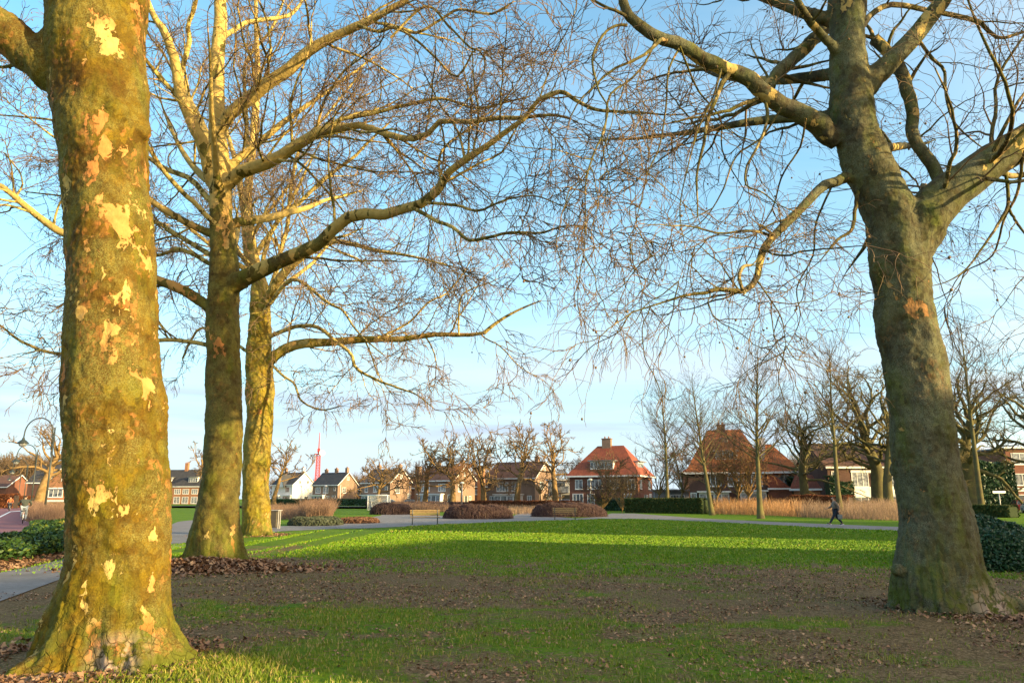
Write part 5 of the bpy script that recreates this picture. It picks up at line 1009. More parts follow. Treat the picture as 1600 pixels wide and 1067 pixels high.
def twigmass(fn, n, ln, rr, mat, seed, parent):
    rng = np.random.default_rng(seed); p, no = fn(rng, n); n = len(p); d = no*.8+rng.normal(size=(n, 3))*.45; d[:, 2] += .35; d /= np.linalg.norm(d, axis=1, keepdims=True); L_ = rng.uniform(.5, 1.2, n)[:, None]*ln
    q = np.stack([p-d*L_, p-d*L_*.3+rng.normal(size=(n, 3))*ln*.08, p+d*L_*.25], 1); V, Fc, _ = tubes_mesh([(q, rr*np.array([1.3, 1, .6])[None]*rng.uniform(.7, 1.3, (n, 1)), 3)])
    return mesh_np('foliage', V, Fc, mat, parent, attrs={'rnd': np.repeat(rng.random(n), 9)})
def core(cx, cy, rx, ry, h, rz, mat, parent, name='stems', k=.76, pw=3.0):
    g = MB(); m = 28; vs = []; rings = 7
    for i in range(rings):
        t = 1-i/(rings-1)*.97
        for j in range(m): a = 2*pi*j/m; X, Y = cos(a)*rx*k*t, sin(a)*ry*k*t; vs.append((cx+X*cos(rz)-Y*sin(rz), cy+X*sin(rz)+Y*cos(rz), (h*k*(1-t**pw)**.5 if i else -.03)*(1+.08*sin(5*a+i))))
    g.add(vs, [(i*m+j, i*m+(j+1) % m, (i+1)*m+(j+1) % m, (i+1)*m+j) for i in range(rings-1) for j in range(m)]+[tuple((rings-1)*m+j for j in range(m))]); return g.build(name, mat, parent, True)
M['dark_core'] = simple('dense_shrub_stems', (.035, .025, .02), (.05, .035, .028), 9, .95, .8); M['green_core'] = simple('dense_evergreen_stems', (.02, .035, .012), (.03, .045, .015), 9, .95, .8)
def hedge_mound(label, px0, px1, pyb, pyt, depth, mat, seed, name='mound_hedge', cat='hedge', n=9000, size=(.05, .12), cm='dark_core', group=None, rz=0., pw=6.):
    c = G((px0+px1)/2, pyb); k = c.y/F; rx = (px1-px0)/2*k; h = (pyb-pyt)*k*.95; cy = c.y+depth/2
    r = empty(name, (c.x, cy, 0), 0, label, cat, group); (twigmass(mound(0, 0, rx, depth/2, h, rz, pw, seed), n, .46, .011, M[mat], seed, r) if mat == 'heather' else leafmass('foliage', None, None, mound(0, 0, rx, depth/2, h, rz, pw, seed), n, size, M[mat], seed, r)); core(0, 0, rx, depth/2, h, rz, M[cm], r, pw=pw); return r
hedge_mound('purple brown mound hedge in the middle, behind the gap between the benches', 690, 800, 811, 789, 4.5, 'heather', 1, n=16000)
hedge_mound('longest purple brown mound hedge, behind the right bench', 833, 953, 808, 786, 5, 'heather', 2, n=18000)
hedge_mound('small reddish purple mound hedge in front of the football goal', 573, 640, 804, 786, 4, 'heather', 3, n=9000)
hedge_mound('low grey green lavender bed right of the litter bin', 436, 520, 822, 808, 4.5, 'laven', 4, 'lavender_bed', 'flower bed', 14000, (.04, .09), 'green_core')
hedge_mound('low brown heap of leaves and dead perennials beside the plaza', 516, 584, 818, 809, 3.5, 'deadheap', 5, 'leafy_heap', 'flower bed', 8000, (.05, .11))
hedge_mound('dark evergreen shrub mass at the right edge behind the leaning plane trunk', 1505, 1690, 893, 806, 3.4, 'rhodo', 6, 'evergreen_shrub', 'shrub', 60000, (.025, .065), 'green_core', pw=5.)
hedge_mound('yellow green hydrangea shrub between the cycle path and nearest trunk', 44, 140, 842, 812, 4.0, 'yshrub', 7, 'leafy_shrub', 'shrub', 12000, (.05, .11), 'green_core')
hedge_mound('low purple shrub row beyond the small mound hedge, left of the left bench', 640, 700, 796, 784, 6, 'heather', 8, n=8000, size=(.06, .14))
def hedge_box(label, p0, p1, w_, h, mat, seed, name='clipped_hedge', cat='hedge', n=12000, size=(.06, .14), cm='green_core', group=None):
    a = Vector((*p0, 0)); b_ = Vector((*p1, 0)); L_ = (b_-a).length; rz = math.atan2(b_.y-a.y, b_.x-a.x); r = empty(name, (a+b_)/2, rz, label, cat, group)
    def fn(rng, n):
        x = rng.uniform(-L_/2, L_/2, n); s = rng.integers(0, 3, n); top = s == 0; y = np.where(top, rng.uniform(-w_/2, w_/2, n), np.where(s == 1, -w_/2, w_/2*rng.choice([-1, 1], n))); z = np.where(top, h, rng.uniform(0.02, h, n)); z = z*(.93+.16*vn(x+seed*9, y, 1.3, 3))
        no = np.zeros((n, 3)); no[:, 2] = top; no[:, 1] = np.where(top, 0, np.sign(y)); return np.stack([x, y+rng.normal(0, .05, n), z], 1), no
    leafmass('foliage', None, None, fn, n, size, M[mat], seed, r); g = MB(); g.box((0, 0, h*.46), (L_-.1, w_-.16, h*.92)); g.build('stems', M[cm], r, bevel=.1); return r
g0 = lambda px, Y: (at(px, Y), Y)
hedge_box('dark yew hedge with sunlit olive top between the two young trees', g0(985, 90), g0(1106, 82), 2.2, 1.6, 'conif', 11, n=16000)
hedge_box('dark evergreen hedge behind the bare shrub, left of the sign board', g0(940, 106), g0(1002, 100), 1.6, 1.6, 'rhodo', 12, n=7000)
hedge_box('long low russet beech hedge running before the houses', g0(735, 133), g0(905, 118), 1.1, 1.25, 'beech', 13, cm='dark_core', n=14000)
hedge_box('low dark hedge on the far side of the football lawn', g0(425, 196), g0(575, 176), 1.4, 1.5, 'rhodo', 14, n=9000, size=(.1, .2))
hedge_box('russet beech hedge beyond the cycle path at the far left', g0(-120, 132), g0(26, 130), 1.4, 2.3, 'beech', 15, cm='dark_core', n=12000, size=(.08, .16))
hedge_box('low russet hedge left of the gabled house wall', g0(26, 140), g0(52, 140), 1.2, 2.0, 'beech', 16, cm='dark_core', n=4000)
hedge_box('rusty beech hedge behind the dry grass, left of the oaks', g0(1238, 80), g0(1330, 76), 1.6, 1.9, 'beech', 17, cm='dark_core', n=9000)
hedge_box('tall dark evergreen screen behind the old oak at the right', g0(1470, 100), g0(1580, 100), 3.0, 6.2, 'rhodo', 18, n=16000, size=(.12, .26))
hedge_box('dark evergreen screen between orange house and shed', g0(1232, 100), g0(1270, 99), 2.0, 4.4, 'rhodo', 19, n=7000, size=(.1, .2))
hedge_box('clipped green hedge before the big orange house', g0(1240, 84), g0(1290, 84), 1.2, 1.4, 'conif', 20, n=5000)
hedge_box('low olive hedge right of the leaning trunk near the street sign', g0(1470, 72), g0(1582, 66), 1.4, 1.0, 'conif', 21, n=8000)
hedge_box('low dark hedge before the second row house', g0(575, 150), g0(735, 136), 1.2, 1.0, 'heather', 22, n=9000, cm='dark_core')
hedge_box('evergreen climber mass left of the white panels', g0(1294, 91), g0(1306, 91), 1.6, 4.2, 'rhodo', 23, n=4000)
hedge_box('evergreen climber mass right of the walking person', g0(1312, 91), g0(1334, 91), 1.0, 3.6, 'rhodo', 24, n=4000)
# ivy carpet left, with leaf litter edge
def area_poly(poly, n, rng):
    pts = np.array([list(G(*p))[:2] for p in poly]); lo, hi = pts.min(0), pts.max(0); out = []
    while sum(len(o) for o in out) < n:
        q = lo+(hi-lo)*rng.random((n, 2)); ins = np.zeros(n, bool); j = len(pts)-1
        for i in range(len(pts)):
            c = ((pts[i, 1] > q[:, 1]) != (pts[j, 1] > q[:, 1])) & (q[:, 0] < (pts[j, 0]-pts[i, 0])*(q[:, 1]-pts[i, 1])/(pts[j, 1]-pts[i, 1]+1e-9)+pts[i, 0]); ins ^= c; j = i
        out.append(q[ins])
    return np.concatenate(out)[:n]
def carpet(poly, h):
    def fn(rng, n):
        q = area_poly(poly, n, rng); z = h*(.35+1.1*vn(q[:, 0], q[:, 1], 1.1, 4))*rng.random(n)**.35; no = np.tile([0, 0, 1.], (n, 1)); return np.stack([q[:, 0], q[:, 1], z+.02], 1), no
    return fn
leafmass('ivy', 'glossy dark green ivy carpet between the cycle path and grey path', 'ground cover', carpet([(-120, 893), (0, 886), (60, 876), (110, 868), (150, 850), (120, 832), (50, 834), (30, 853), (0, 856), (-140, 862)], .55), 26000, (.045, .10), M['ivy'], 31, kind='stuff', flat=1.0)
rg = np.random.default_rng(32); q = area_poly([(-100, 905), (0, 894), (60, 882), (110, 870), (110, 862), (40, 872), (-100, 888)], 2600, rg)
leaves(0, q[:, 0], q[:, 1], (.06, .14), rg.random(len(q))*.05, 33, LM, 'fallen_leaves', 'brown leaf litter along the edge of the grey path at the left')
# dry grasses: thin bent blades
def reeds(name, label, poly, n, h, wd, mat, seed, lean=.35, kind='stuff', cat='dry grass', clump=None):
    rng = np.random.default_rng(seed); q = area_poly(poly, n, rng)
    hh = h*(.30+1.15*vn(q[:, 0], q[:, 1], 1.5, 4))*rng.uniform(.6, 1.1, n); m = 5; p = np.zeros((n, m, 3)); p[:, 0, :2] = q; a = rng.uniform(0, 6.28, n); l = rng.random(n)*lean
    for k in range(1, m): s = k/(m-1); p[:, k, 0] = q[:, 0]+np.cos(a)*l*hh*s**1.6; p[:, k, 1] = q[:, 1]+np.sin(a)*l*hh*s**1.6; p[:, k, 2] = hh*s
    V, Fc, _ = tubes_mesh([(p, wd*np.linspace(1, .45, m)[None]*rng.uniform(.7, 1.3, (n, 1)), 3)]); return tag(mesh_np(name, V, Fc, mat, attrs={'rnd': np.repeat(rng.random(n), m*3)}), label, cat, kind=kind)
M['drygrass'] = leafmat('dry_orange_grass', (.56, .31, .14), (.38, .20, .09), (.66, .44, .24), .9, .1); M['drypink'] = leafmat('dry_pinkish_grass', (.30, .19, .13), (.20, .125, .09), (.42, .28, .18), .9, .1); M['drygrey'] = leafmat('dry_grey_grass', (.34, .23, .16), (.22, .15, .10), (.46, .33, .21), .9, .1)
reeds('dry_grass', 'tall orange dry grass bed behind the slender tree with the pale foot', [(1108, 803), (1190, 805), (1255, 808), (1255, 797), (1120, 793)], 12000, 1.55, .013, M['drygrass'], 41, lean=.6)
reeds('dry_grass', 'greyer dry grass bed behind the walking person', [(1245, 808), (1320, 811), (1420, 814), (1420, 801), (1245, 796)], 12000, 1.45, .012, M['drygrey'], 42, lean=.6)
reeds('dry_grass', 'rusty dry stems at the back of the grass bed, in front of the oaks', [(1230, 797), (1420, 800), (1420, 795), (1230, 793)], 7000, 1.9, .016, M['drygrass'], 43)
reeds('dry_grass', 'pinkish dry grass bed right of the third trunk', [(420, 812), (520, 812), (520, 801), (420, 799)], 6000, .95, .012, M['drypink'], 44, lean=.6)
reeds('dry_grass', 'round clump of pinkish dry grass beside the lavender bed', [(478, 813), (516, 813), (520, 806), (474, 806)], 7000, 1.5, .012, M['drypink'], 45, lean=.7)
reeds('dry_grass', 'pale dry stems left of the lawn, along the cycle path', [(34, 812), (64, 822), (110, 822), (110, 803), (42, 798)], 12000, 1.15, .012, M['drypink'], 46, lean=.5)
reeds('dry_grass', 'pinkish dry grass behind the small mound hedge', [(618, 799), (700, 800), (700, 794), (612, 793)], 9000, 1.1, .018, M['drypink'], 47)
reeds('dry_grass', 'sparse dry perennials between the two larger mound hedges', [(795, 804), (845, 803), (850, 797), (795, 797)], 1500, .8, .014, M['drygrey'], 48)
reeds('dry_grass', 'sparse dry perennials along the foot of the russet beech hedge', [(700, 797), (930, 794), (930, 792), (700, 794)], 3500, .7, .018, M['drypink'], 49)

# ------------------------------------------------------------ street furniture
def lamp(px, Y, H, lean_x, label, sc_=1.):
    x = at(px, Y); r = empty('street_lamp', (x, Y, 0), 0, label, 'street lamp', 'arched street lamps along the cycle path')
    g = MB(); g.tube([(0, 0, 0), (0, 0, H)], [.075, .05], 10); g.lathe([(.12, 0), (.12, .9), (.08, 1.0)], 12); g.build('pole', M['black_metal'], r, True)
    g = MB(); n = 16; R = 1.05*sc_; cx = -.12-R; cz = H-.45; pts = [(-.12, 0, H-1.6), (-.12, 0, cz)]
    for i in range(1, n+1): a = pi*i/n; pts.append((cx+R*cos(a), 0, cz+R*sin(a)*1.12))
    pts.append((cx-R-.02, 0, cz-.25)); g.tube(pts, .045, 8); [g.box((-.06, 0, H-z), (.14, .04, .04)) for z in (.7, 1.1, 1.5)]; g.build('arched_arm', M['black_metal'], r, True)
    lx = cx-R-.02; g = MB(); g.lathe([(.05, .42), (.09, .36), (.10, .26), (.22, .18), (.40, .0), (.42, -.03), (.36, -.03)], 20, (lx, 0, cz-.68)); s_ = g.build('lamp_shade', M['black_metal'], r, True)
    g = MB(); g.lathe([(.28, 0), (.27, -.12), (.18, -.22), (.05, -.26)], 16, (lx, 0, cz-.70)); g.build('globe', M['glass_pale'], s_, True)
lamp(72, 55, 6.75, 0, 'nearest arched street lamp, left of the thickest trunk'); lamp(49, 82, 6.7, 0, 'second arched street lamp, beyond the nearest one'); lamp(37, 112, 6.6, 0, 'third arched street lamp, small beside the pale pollard tree')
lamp(28, 150, 6.5, 0, 'farthest arched street lamp before the russet hedge')
def post(px, Y, H, label, kind='ball'):
    r = empty('lamp_post', (at(px, Y), Y, 0), 0, label, 'lamp post', 'short white lamp posts before the houses'); g = MB(); g.tube([(0, 0, 0), (0, 0, H)], [.09, .06], 8); g.build('pole', M['galv'], r, True)
    g = MB(); g.lathe([(.08, 0), (.34, .12), (.36, .2), (.1, .34)], 12, (0, 0, H)); g.build('lamp_head', M['white'], r, True)
post(470, 160, 4.0, 'white lamp post in front of the white house'); post(508, 155, 4.0, 'white lamp post in front of the second row house'); post(722, 120, 3.9, 'white lamp post behind the middle mound hedge'); post(640, 150, 4.4, 'white lamp post before the third row house'); post(923, 104, 4.0, 'white lamp post before the red roofed house')
# benches
def bench(px, pyb, label, rz=0., W=1.8, back=1):
    c = G(px, pyb); r = empty('park_bench', (c.x, c.y, 0), rz, label, 'bench', 'park benches along the plaza path')
    g = MB(); [g.box((0, -.02+.115*k, .45), (W, .095, .035)) for k in range(4)]; g.build('seat', M['wood'], r, bevel=.006)
    g = MB(); [g.box((0, .42+.045*k, .60+.13*k), (W, .03, .095), rx=-.25) for k in range(3)]; g.build('backrest', M['wood'], r, bevel=.006)
    for s in (-1, 1):
        g = MB(); x = s*(W/2-.16); g.tube([(x, .02, .02), (x, .04, .42)], .03, 6); g.tube([(x, .44, .02), (x, .38, .42), (x, .50, .90)], .03, 6); g.tube([(x, .0, .42), (x, .42, .42)], .026, 6); g.tube([(x, .42, .63), (x, .1, .66), (x, .02, .62), (x, .03, .42)], .022, 6)
        g.box((x, .02, .0), (.12, .12, .06)); g.box((x, .44, .0), (.12, .12, .06)); g.build('leg', M['black_metal'], r)
bench(664, 819.5, 'left park bench, seen from behind with dark iron ends, before the mound hedge', R_(8), 1.9); bench(883, 812, 'right park bench with pale slats before the longest mound hedge', R_(-2), 1.9)
# litter bin
c = G(429, 826); r = empty('litter_bin', (c.x, c.y, 0), R_(-12), 'grey brown litter bin with steel frame beside the third plane trunk', 'bin'); g = MB(); g.box((-.04, 0, .50), (.46, .4, .86)); g.build('body', simple('bin_brown', (.10, .085, .06), (.075, .065, .05), 6, .7), r, bevel=.03)
g = MB(); g.tube([(.24, -.1, 0), (.24, -.1, .98)], .025, 6); g.tube([(.24, .1, 0), (.24, .1, .98)], .025, 6); g.box((0, 0, .985), (.56, .46, .035)); g.build('frame', M['galv'], r); g = MB(); g.box((-.05, 0, .945), (.34, .3, .02)); g.build('opening', M['rubber'], r)
# goal
p = Vector((at(590, 108), 108, 0)); r = empty('football_goal', p, R_(-14), 'white football goal with net on the far lawn', 'goal'); W = 3.0; H = 2.1
g = MB(); [g.tube([(s*W/2, 0, 0), (s*W/2, 0, H)], .08, 8) for s in (-1, 1)]; g.tube([(-W/2, 0, H), (W/2, 0, H)], .08, 8); [g.tube([(s*W/2, 0, H), (s*W/2*1.0, .7, H), (s*W/2, 1.7, 0), (s*W/2, 0, 0)], .04, 6) for s in (-1, 1)]; g.tube([(-W/2, 1.7, 0), (W/2, 1.7, 0)], .04, 6); g.build('goal_frame', M['white'], r, True)
g = MB(); [g.tube([(x, .7, H), (x, 1.7, 0)], .022, 3) for x in np.linspace(-W/2, W/2, 22)]; [g.tube([(-W/2, .7+1.0*(1-z/H), z), (W/2, .7+1.0*(1-z/H), z)], .022, 3) for z in np.linspace(.1, H, 12)]
[g.tube([(s*W/2, y, 0), (s*W/2, y, H if y < .7 else H*(1.7-y))], .022, 3) for y in np.linspace(.15, 1.55, 7) for s in (-1, 1)]; g.build('net', M['white'], r)
# small things
c = G(1022, 799); r = empty('sign_board', (c.x, c.y, 0), R_(10), 'small pale sign board on a post before the yew hedge', 'sign'); g = MB(); g.tube([(-.32, 0, 0), (-.32, 0, 1.3)], .04, 6); g.build('post', M['galv'], r); g = MB(); g.box((0, 0, 1.12), (.62, .05, .5)); g.build('panel', M['wood'], r)
r = empty('street_sign', (at(1562, 80), 80, 0), R_(12), 'white street name sign on a post near the red car', 'sign'); g = MB(); g.tube([(0, 0, 0), (0, 0, 2.25)], .05, 8); g.build('post', M['galv'], r, True); g = MB(); g.box((0, -.04, 2.3), (1.6, .05, .22)); g.build('panel', M['white'], r)
# fence bits at the left
r = empty('wicker_fence', (at(92, 120), 120, 0), 0, 'low brown fence right of the left lamps', 'fence'); g = MB(); [g.box((x, 0, .55), (.07, .04, 1.1)) for x in np.linspace(-2.6, 2.6, 40)]; g.box((0, .04, .9), (5.3, .04, .08)); g.box((0, .04, .25), (5.3, .04, .08)); g.build('fence_panel', M['wood'], r)
# cars
M['tail'] = simple('lamp_red', (.45, .02, .02), None, 3, .3); M['headlamp'] = simple('lamp_clear', (.7, .7, .7), None, 3, .2, spec=.8)
def car(px, Y, rz, paint, label, sc_=1.):
    r = empty('parked_car', (at(px, Y), Y, 0), rz, label, 'car', 'cars parked before the houses')
    m = NB('car_paint', .25, .6); m.b.inputs['Coat Weight'].default_value = .6; pm = m.done(paint)
    prof = [(-2.1, .30), (-2.12, .72), (-2.0, .88), (-1.45, .96), (1.1, .98), (1.85, .86), (2.12, .66), (2.14, .34), (1.9, .24), (-1.9, .24)]
    def loft(prof, w0, w1, z0, z1):
        vs = []; n = len(prof)
        for s, k in ((-1, .86), (-1, 1), (1, 1), (1, .86)):
            for x, z in prof: q = 1-(.1 if z > .8 else 0); vs.append((x*(k if k == 1 else .96), s*w0*(k if abs(k) == 1 else .88)*q*(1 if k == 1 else 1.12), z*(1 if k == 1 else .99)))
        return vs
    n = len(prof); vs = []
    for yy, kx in ((-.86, .975), (-.80, 1), (.80, 1), (.86, .975)):
        for x, z in prof: vs.append((x*kx, yy, z if abs(yy) < .82 else .25+(z-.25)*.97))
    g = MB(); g.add(vs, [(i*n+j, i*n+(j+1) % n, (i+1)*n+(j+1) % n, (i+1)*n+j) for i in range(3) for j in range(n)]+[tuple(range(n))[::-1], tuple(3*n+j for j in range(n))]); body = g.build('body', pm, r, bevel=.03)
    cab = [(-1.75, .93), (-1.35, 1.36), (-.4, 1.46), (.35, 1.42), (1.15, .95)]; g = MB(); n = 5; vs = [(x, s*(.80 if z < 1 else .62), z) for s in (-1, 1) for x, z in cab]
    g.add(vs, [(j, (j+1) % n, n+(j+1) % n, n+j) for j in range(n)]+[tuple(range(n))[::-1], tuple(n+j for j in range(n))]); g.build('windows', M['glass'], r, bevel=.02)
    g = MB(); g.add([(x, s*.635, z+.015) for s in (-1, 1) for x, z in ((-1.36, 1.35), (-.4, 1.47), (.36, 1.425))], [(0, 1, 4, 3), (1, 2, 5, 4)])
    for s in (-1, 1): g.tube([(1.16, s*.80, .95), (.36, s*.635, 1.43), (-.4, s*.635, 1.47), (-1.36, s*.635, 1.36), (-1.76, s*.80, .93)], .03, 5); g.tube([(-.3, s*.64, 1.46), (-.25, s*.81, .94)], .03, 5)
    g.build('roof', pm, r)
    for x in (-1.32, 1.32):
        for s in (-1, 1):
            g = MB(); g.torus((x, s*.80, .31), .24, .085, 'y', 22, 8); wh = g.build('wheel', M['rubber'], r, True); g = MB(); g.tube([(x, s*.76, .31), (x, s*.86, .31)], .19, 14); g.build('rim', M['galv'], wh)
    for s in (-1, 1): g = MB(); g.box((2.05, s*.62, .66), (.16, .34, .16)); g.build('headlight', M['headlamp'], r, bevel=.03); g = MB(); g.box((-2.03, s*.64, .76), (.14, .26, .2)); g.build('tail_light', M['tail'], r, bevel=.03)
    g = MB(); g.box((-2.13, 0, .55), (.03, .5, .11)); g.build('number_plate', M['white'], r)
car(611, 168, R_(10), (.35, .50, .62), 'pale blue car behind the football goal'); car(643, 164, R_(10), (.20, .21, .22), 'dark grey car right of the pale blue one'); car(887, 131, R_(-20), (.55, .56, .58), 'silver car in front of the modern annex')
car(1593, 96, R_(70), (.22, .02, .03), 'dark red car in front of the flat block'); car(1614, 86, R_(70), (.60, .62, .65), 'light grey car at the very right edge')

# ------------------------------------------------------------ people
def skin_mesh(name, verts, edges, radii, mat, parent, sub=2, root=0):
    me = bpy.data.meshes.new(name); me.from_pydata([tuple(v) for v in verts], edges, []); o = bpy.data.objects.new(name, me); COL.objects.link(o)
    sk = o.modifiers.new('skin', 'SKIN'); sk.use_smooth_shade = True
    for i, rr in enumerate(radii): d = me.skin_vertices[0].data[i]; d.radius = rr if isinstance(rr, tuple) else (rr, rr); d.use_root = i == root
    ss = o.modifiers.new('sub', 'SUBSURF'); ss.levels = sub; ss.render_levels = sub
    dg = bpy.context.evaluated_depsgraph_get(); m2 = bpy.data.meshes.new_from_object(o.evaluated_get(dg)); bpy.data.objects.remove(o)
    m2.materials.clear(); m2.materials.append(mat); m2.name = name; m2.polygons.foreach_set('use_smooth', [True]*len(m2.polygons))
    q = bpy.data.objects.new(name, m2); COL.objects.link(q); q.parent = parent; return q
M['skin'] = simple('skin', (.52, .30, .20), None, 5, .6); M['hair'] = simple('dark_hair', (.035, .02, .015), None, 20, .8, .4); M['jeans'] = simple('dark_jeans', (.018, .028, .045), (.012, .018, .03), 12, .9, .3); M['jacket'] = simple('grey_brown_jacket', (.20, .155, .12), (.15, .115, .09), 8, .85, .4)
M['coat'] = simple('dark_green_jacket', (.055, .065, .055), (.04, .048, .04), 7, .8, .4); M['shoe'] = simple('dark_shoe', (.03, .03, .035), None, 5, .6); M['sole'] = simple('white_sole', (.7, .7, .7), None, 5, .6); M['ljeans'] = simple('light_jeans', (.26, .31, .38), None, 7, .85)
def figure(name, label, loc, rz, J, jacket, trousers, hair, scale=1., hood=True):
    """J: joints in metres, body facing +x"""
    r = empty(name, loc, rz, label, 'person'); r.scale = (scale,)*3; J = {k: Vector(v) for k, v in J.items()}
    V = [J['pelvis'], J['waist'], J['chest'], J['neck'], J['head0'], J['head1'], J['head2']]; E = [(0, 1), (1, 2), (2, 3), (3, 4), (4, 5), (5, 6)]; R = [(.13, .15), (.12, .13), (.13, .16), .052, .068, (.092, .078), .05]
    for s in 'LR':
        b0 = len(V); V += [J['sh'+s], J['el'+s], J['wr'+s]]; E += [(2, b0), (b0, b0+1), (b0+1, b0+2)]; R += [.055, .042, .026]
        d = (J['wr'+s]-J['el'+s]).normalized(); V.append(J['wr'+s]+d*.07); E.append((b0+2, b0+3)); R.append(.030)
        up = Vector((1, 0, 0)); up = (up-d*up.dot(d)).normalized(); cr = Vector((0, -1 if s == 'L' else 1, 0))
        for k in range(4):
            base = J['wr'+s]+d*.085+up*(.030-.020*k); c0 = len(V); ln = (.034, .038, .036, .028)[k]; cv = d*.8+cr*.25
            V += [base, base+d*ln, base+d*ln+cv*ln*.9]; E += [(b0+3, c0), (c0, c0+1), (c0+1, c0+2)]; R += [.0095, .009, .0075]
        c0 = len(V); V += [J['wr'+s]+d*.03+up*.035, J['wr'+s]+d*.065+up*.058]; E += [(b0+2, c0), (c0, c0+1)]; R += [.011, .009]
        b0 = len(V); V += [J['hip'+s], J['kn'+s], J['an'+s], J['toe'+s]]; E += [(0, b0), (b0, b0+1), (b0+1, b0+2), (b0+2, b0+3)]; R += [.085, .058, .040, .032]
    body = skin_mesh('body', V, E, R, M['skin'], r)
    hd = J['head1']; f = MB(); f.lathe([(.012, 0), (.016, .02), (.004, .045)], 8, hd+Vector((.088, 0, -.025))); f.build('nose', M['skin'], body, True)
    for s in (-1, 1): f = MB(); f.lathe([(.004, -.01), (.012, 0), (.004, .01)], 8, hd+Vector((.083, s*.032, .012))); f.build('eye', M['white'], body, True); f = MB(); f.lathe([(.008, -.03), (.018, 0), (.008, .03)], 8, hd+Vector((0, s*.084, -.005))); f.build('ear', M['skin'], body, True)
    f = MB(); f.box(hd+Vector((.082, 0, -.055)), (.012, .045, .010)); f.build('mouth', M['tail'], body)
    hv = [hd+Vector((.01, 0, .045)), hd+Vector((-.035, 0, .03)), hd+Vector((-.05, 0, -.05))]; skin_mesh('hair', hv, [(0, 1), (1, 2)], [(.098, .088), (.098, .088), (.06, .065)], hair, r)
    V = [J['pelvis']+Vector((0, 0, .0)), J['waist'], J['chest'], J['neck']+Vector((-.01, 0, -.02))]; E = [(0, 1), (1, 2), (2, 3)]; R = [(.165, .185), (.155, .165), (.16, .19), (.085, .085)]
    for s in 'LR': b0 = len(V); V += [J['sh'+s], J['el'+s], J['wr'+s]]; E += [(2, b0), (b0, b0+1), (b0+1, b0+2)]; R += [.078, .064, .048]
    if hood: b0 = len(V); V += [J['neck']+Vector((-.09, 0, .01))]; E += [(3, b0)]; R += [.085]
    skin_mesh('jacket', V, E, R, jacket, r)
    V = [J['pelvis']+Vector((0, 0, -.01))]; E = []; R = [(.155, .17)]
    for s in 'LR': b0 = len(V); V += [J['hip'+s], J['kn'+s], J['an'+s]+Vector((0, 0, .02))]; E += [(0, b0), (b0, b0+1), (b0+1, b0+2)]; R += [.102, .076, .060]
    skin_mesh('trousers', V, E, R, trousers, r)
    for s in 'LR':
        V = [J['an'+s]+Vector((-.05, 0, -.03)), J['an'+s]+Vector((.04, 0, -.02)), J['toe'+s]+Vector((.02, 0, 0))]; sh = skin_mesh('shoe', V, [(0, 1), (1, 2)], [.045, .052, .040], M['shoe'], r, 2)
        d = (J['toe'+s]-J['an'+s]); f = MB(); a0 = J['an'+s]+Vector((-.09, 0, -.065)); a1 = J['toe'+s]+Vector((.06, 0, -.035)); f.tube([a0, (a0+a1)/2, a1], [.035, .042, .032], 8, flat=.5); f.build('sole', M['sole'], sh, True)
    return r
# walker heads left (-x): body faces +x in its own frame, so turn it round
c = G(1308, 822)
figure('person', 'person in a grey brown hooded jacket and dark jeans striding left on the path', (c.x, c.y, .035), R_(180-8), dict(
    pelvis=(0, 0, .90), waist=(.03, 0, 1.05), chest=(.06, 0, 1.28), neck=(.07, 0, 1.44), head0=(.095, 0, 1.50), head1=(.11, 0, 1.585), head2=(.10, 0, 1.66),
    shL=(.05, .20, 1.36), elL=(-.10, .27, 1.12), wrL=(-.10, .26, .88), shR=(.05, -.20, 1.36), elR=(.16, -.25, 1.10), wrR=(.38, -.22, 1.02),
    hipL=(.01, .095, .86), knL=(.20, .10, .50), anL=(.42, .10, .13), toeL=(.57, .10, .13), hipR=(.0, -.095, .86), knR=(-.06, -.10, .48), anR=(-.34, -.10, .15), toeR=(-.22, -.10, .06)), M['jacket'], M['jeans'], M['hair'])
r = empty('carrier_bag', (c.x+.12, c.y-.24, .42), 0, 'pale grey bag carried low beside the walking person', 'bag'); g = MB(); g.prism([(-.12, 0, .0), (.12, 0, .0), (.14, 0, .26), (-.14, 0, .26)], (0, -.05, 0), (0, .05, 0)); g.build('bag_body', simple('pale_bag', (.16, .19, .19), None, 5, .6), r, bevel=.02); g = MB(); g.tube([(-.06, 0, .25), (-.04, 0, .42), (.04, 0, .42), (.06, 0, .25)], .008, 6); g.build('handle', M['rubber'], r)
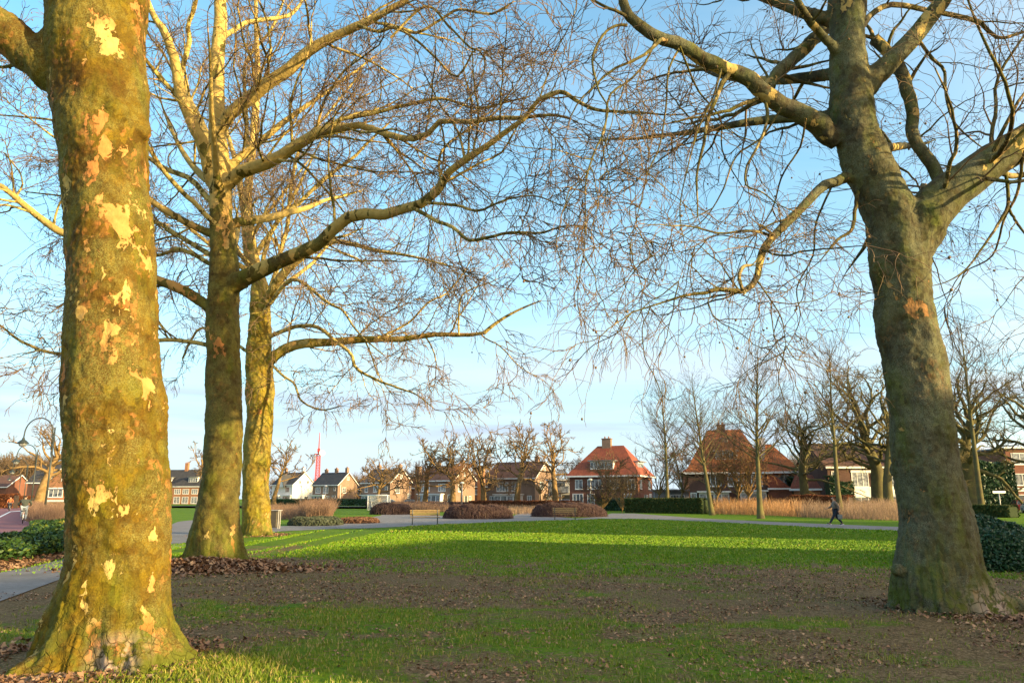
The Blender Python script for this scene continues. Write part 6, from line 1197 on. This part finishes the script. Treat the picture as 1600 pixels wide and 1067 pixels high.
# cyclist, seen from behind (faces +y)
def bicycle(loc, rz, label):
    r = empty('bicycle', loc, rz, label, 'bicycle', 'bicycles on the cycle path')   # local +x forward
    for x in (-.52, .54):
        g = MB(); g.torus((x, 0, .34), .32, .02, 'y', 30, 6); wq = g.build('wheel', M['rubber'], r, True); g = MB(); [g.tube([(x, 0, .34), (x+.31*cos(a), 0, .34+.31*sin(a))], .003, 3) for a in np.linspace(0, 2*pi, 16, endpoint=False)]; g.tube([(x, -.03, .34), (x, .03, .34)], .02, 6); g.build('spokes', M['galv'], wq)
    g = MB(); bb = (-.08, 0, .30); st = (-.20, 0, .80); hd = (.36, 0, .82)
    for a, b_ in ((bb, st), (bb, hd), (bb, (-.52, 0, .34)), ((-.19, 0, .74), (-.52, 0, .34)), (hd, (.54, 0, .34)), (hd, (.33, 0, 1.02)), (st, (-.22, 0, .92))): g.tube([a, b_], .016, 6)
    g.build('frame', M['black_metal'], r); g = MB(); g.tube([(.28, -.27, 1.04), (.33, -.1, 1.06), (.33, .1, 1.06), (.28, .27, 1.04)], .014, 6); g.build('handlebar', M['galv'], r)
    g = MB(); g.tube([(-.34, 0, .94), (-.22, 0, .96), (-.06, 0, .95)], [.09, .08, .03], 8, flat=.4); g.build('saddle', M['rubber'], r, True); g = MB(); pts = [(-.52+.36*cos(a), 0, .34+.36*sin(a)) for a in np.linspace(.5, 3.3, 12)]; g.tube(pts, .028, 6, flat=.4); g.build('mudguard', M['white'], r)
    g = MB(); g.box((-.56, 0, .74), (.36, .14, .02)); g.tube([(-.7, .06, .73), (-.54, .06, .36)], .008, 4); g.tube([(-.7, -.06, .73), (-.54, -.06, .36)], .008, 4); g.build('carrier', M['galv'], r); g = MB(); g.box((-.76, 0, .62), (.03, .08, .05)); g.build('rear_light', M['tail'], r)
c = G(27, 819)
bicycle((c.x, c.y+.5, .04), R_(122), 'bicycle ridden by the person in the dark green jacket')
figure('person', 'cyclist in a dark green jacket and pale jeans, seen from behind', (c.x, c.y+.5, .04), R_(122), dict(
    pelvis=(-.20, 0, 1.04), waist=(-.18, 0, 1.16), chest=(-.10, 0, 1.38), neck=(-.04, 0, 1.53), head0=(-.01, 0, 1.59), head1=(.0, 0, 1.67), head2=(-.01, 0, 1.74),
    shL=(-.10, .22, 1.46), elL=(.06, .36, 1.22), wrL=(.24, .28, 1.11), shR=(-.10, -.22, 1.46), elR=(.06, -.36, 1.22), wrR=(.24, -.28, 1.11),
    hipL=(-.18, .10, 1.0), knL=(.20, .13, .78), anL=(.06, .12, .38), toeL=(.20, .12, .36), hipR=(-.18, -.10, 1.0), knR=(.12, -.13, .58), anR=(-.06, -.12, .22), toeR=(.08, -.12, .18)), M['coat'], M['ljeans'], M['hair'], 1.0, False)
c = G(14, 799)
bicycle((c.x, c.y, .04), R_(-58), 'distant bicycle coming towards the camera near the russet hedge')
figure('person', 'distant cyclist in an orange top near the russet hedge', (c.x, c.y, .04), R_(-58), dict(
    pelvis=(-.20, 0, 1.04), waist=(-.18, 0, 1.16), chest=(-.10, 0, 1.38), neck=(-.04, 0, 1.53), head0=(-.01, 0, 1.59), head1=(.0, 0, 1.67), head2=(-.01, 0, 1.74),
    shL=(-.10, .20, 1.46), elL=(.06, .32, 1.22), wrL=(.24, .28, 1.11), shR=(-.10, -.20, 1.46), elR=(.06, -.32, 1.22), wrR=(.24, -.28, 1.11),
    hipL=(-.18, .10, 1.0), knL=(.20, .13, .78), anL=(.06, .12, .38), toeL=(.20, .12, .36), hipR=(-.18, -.10, 1.0), knR=(.12, -.13, .58), anR=(-.06, -.12, .22), toeR=(.08, -.12, .18)), simple('orange_top', (.5, .14, .05), None, 6, .8), M['jeans'], M['hair'], 1.0, False)
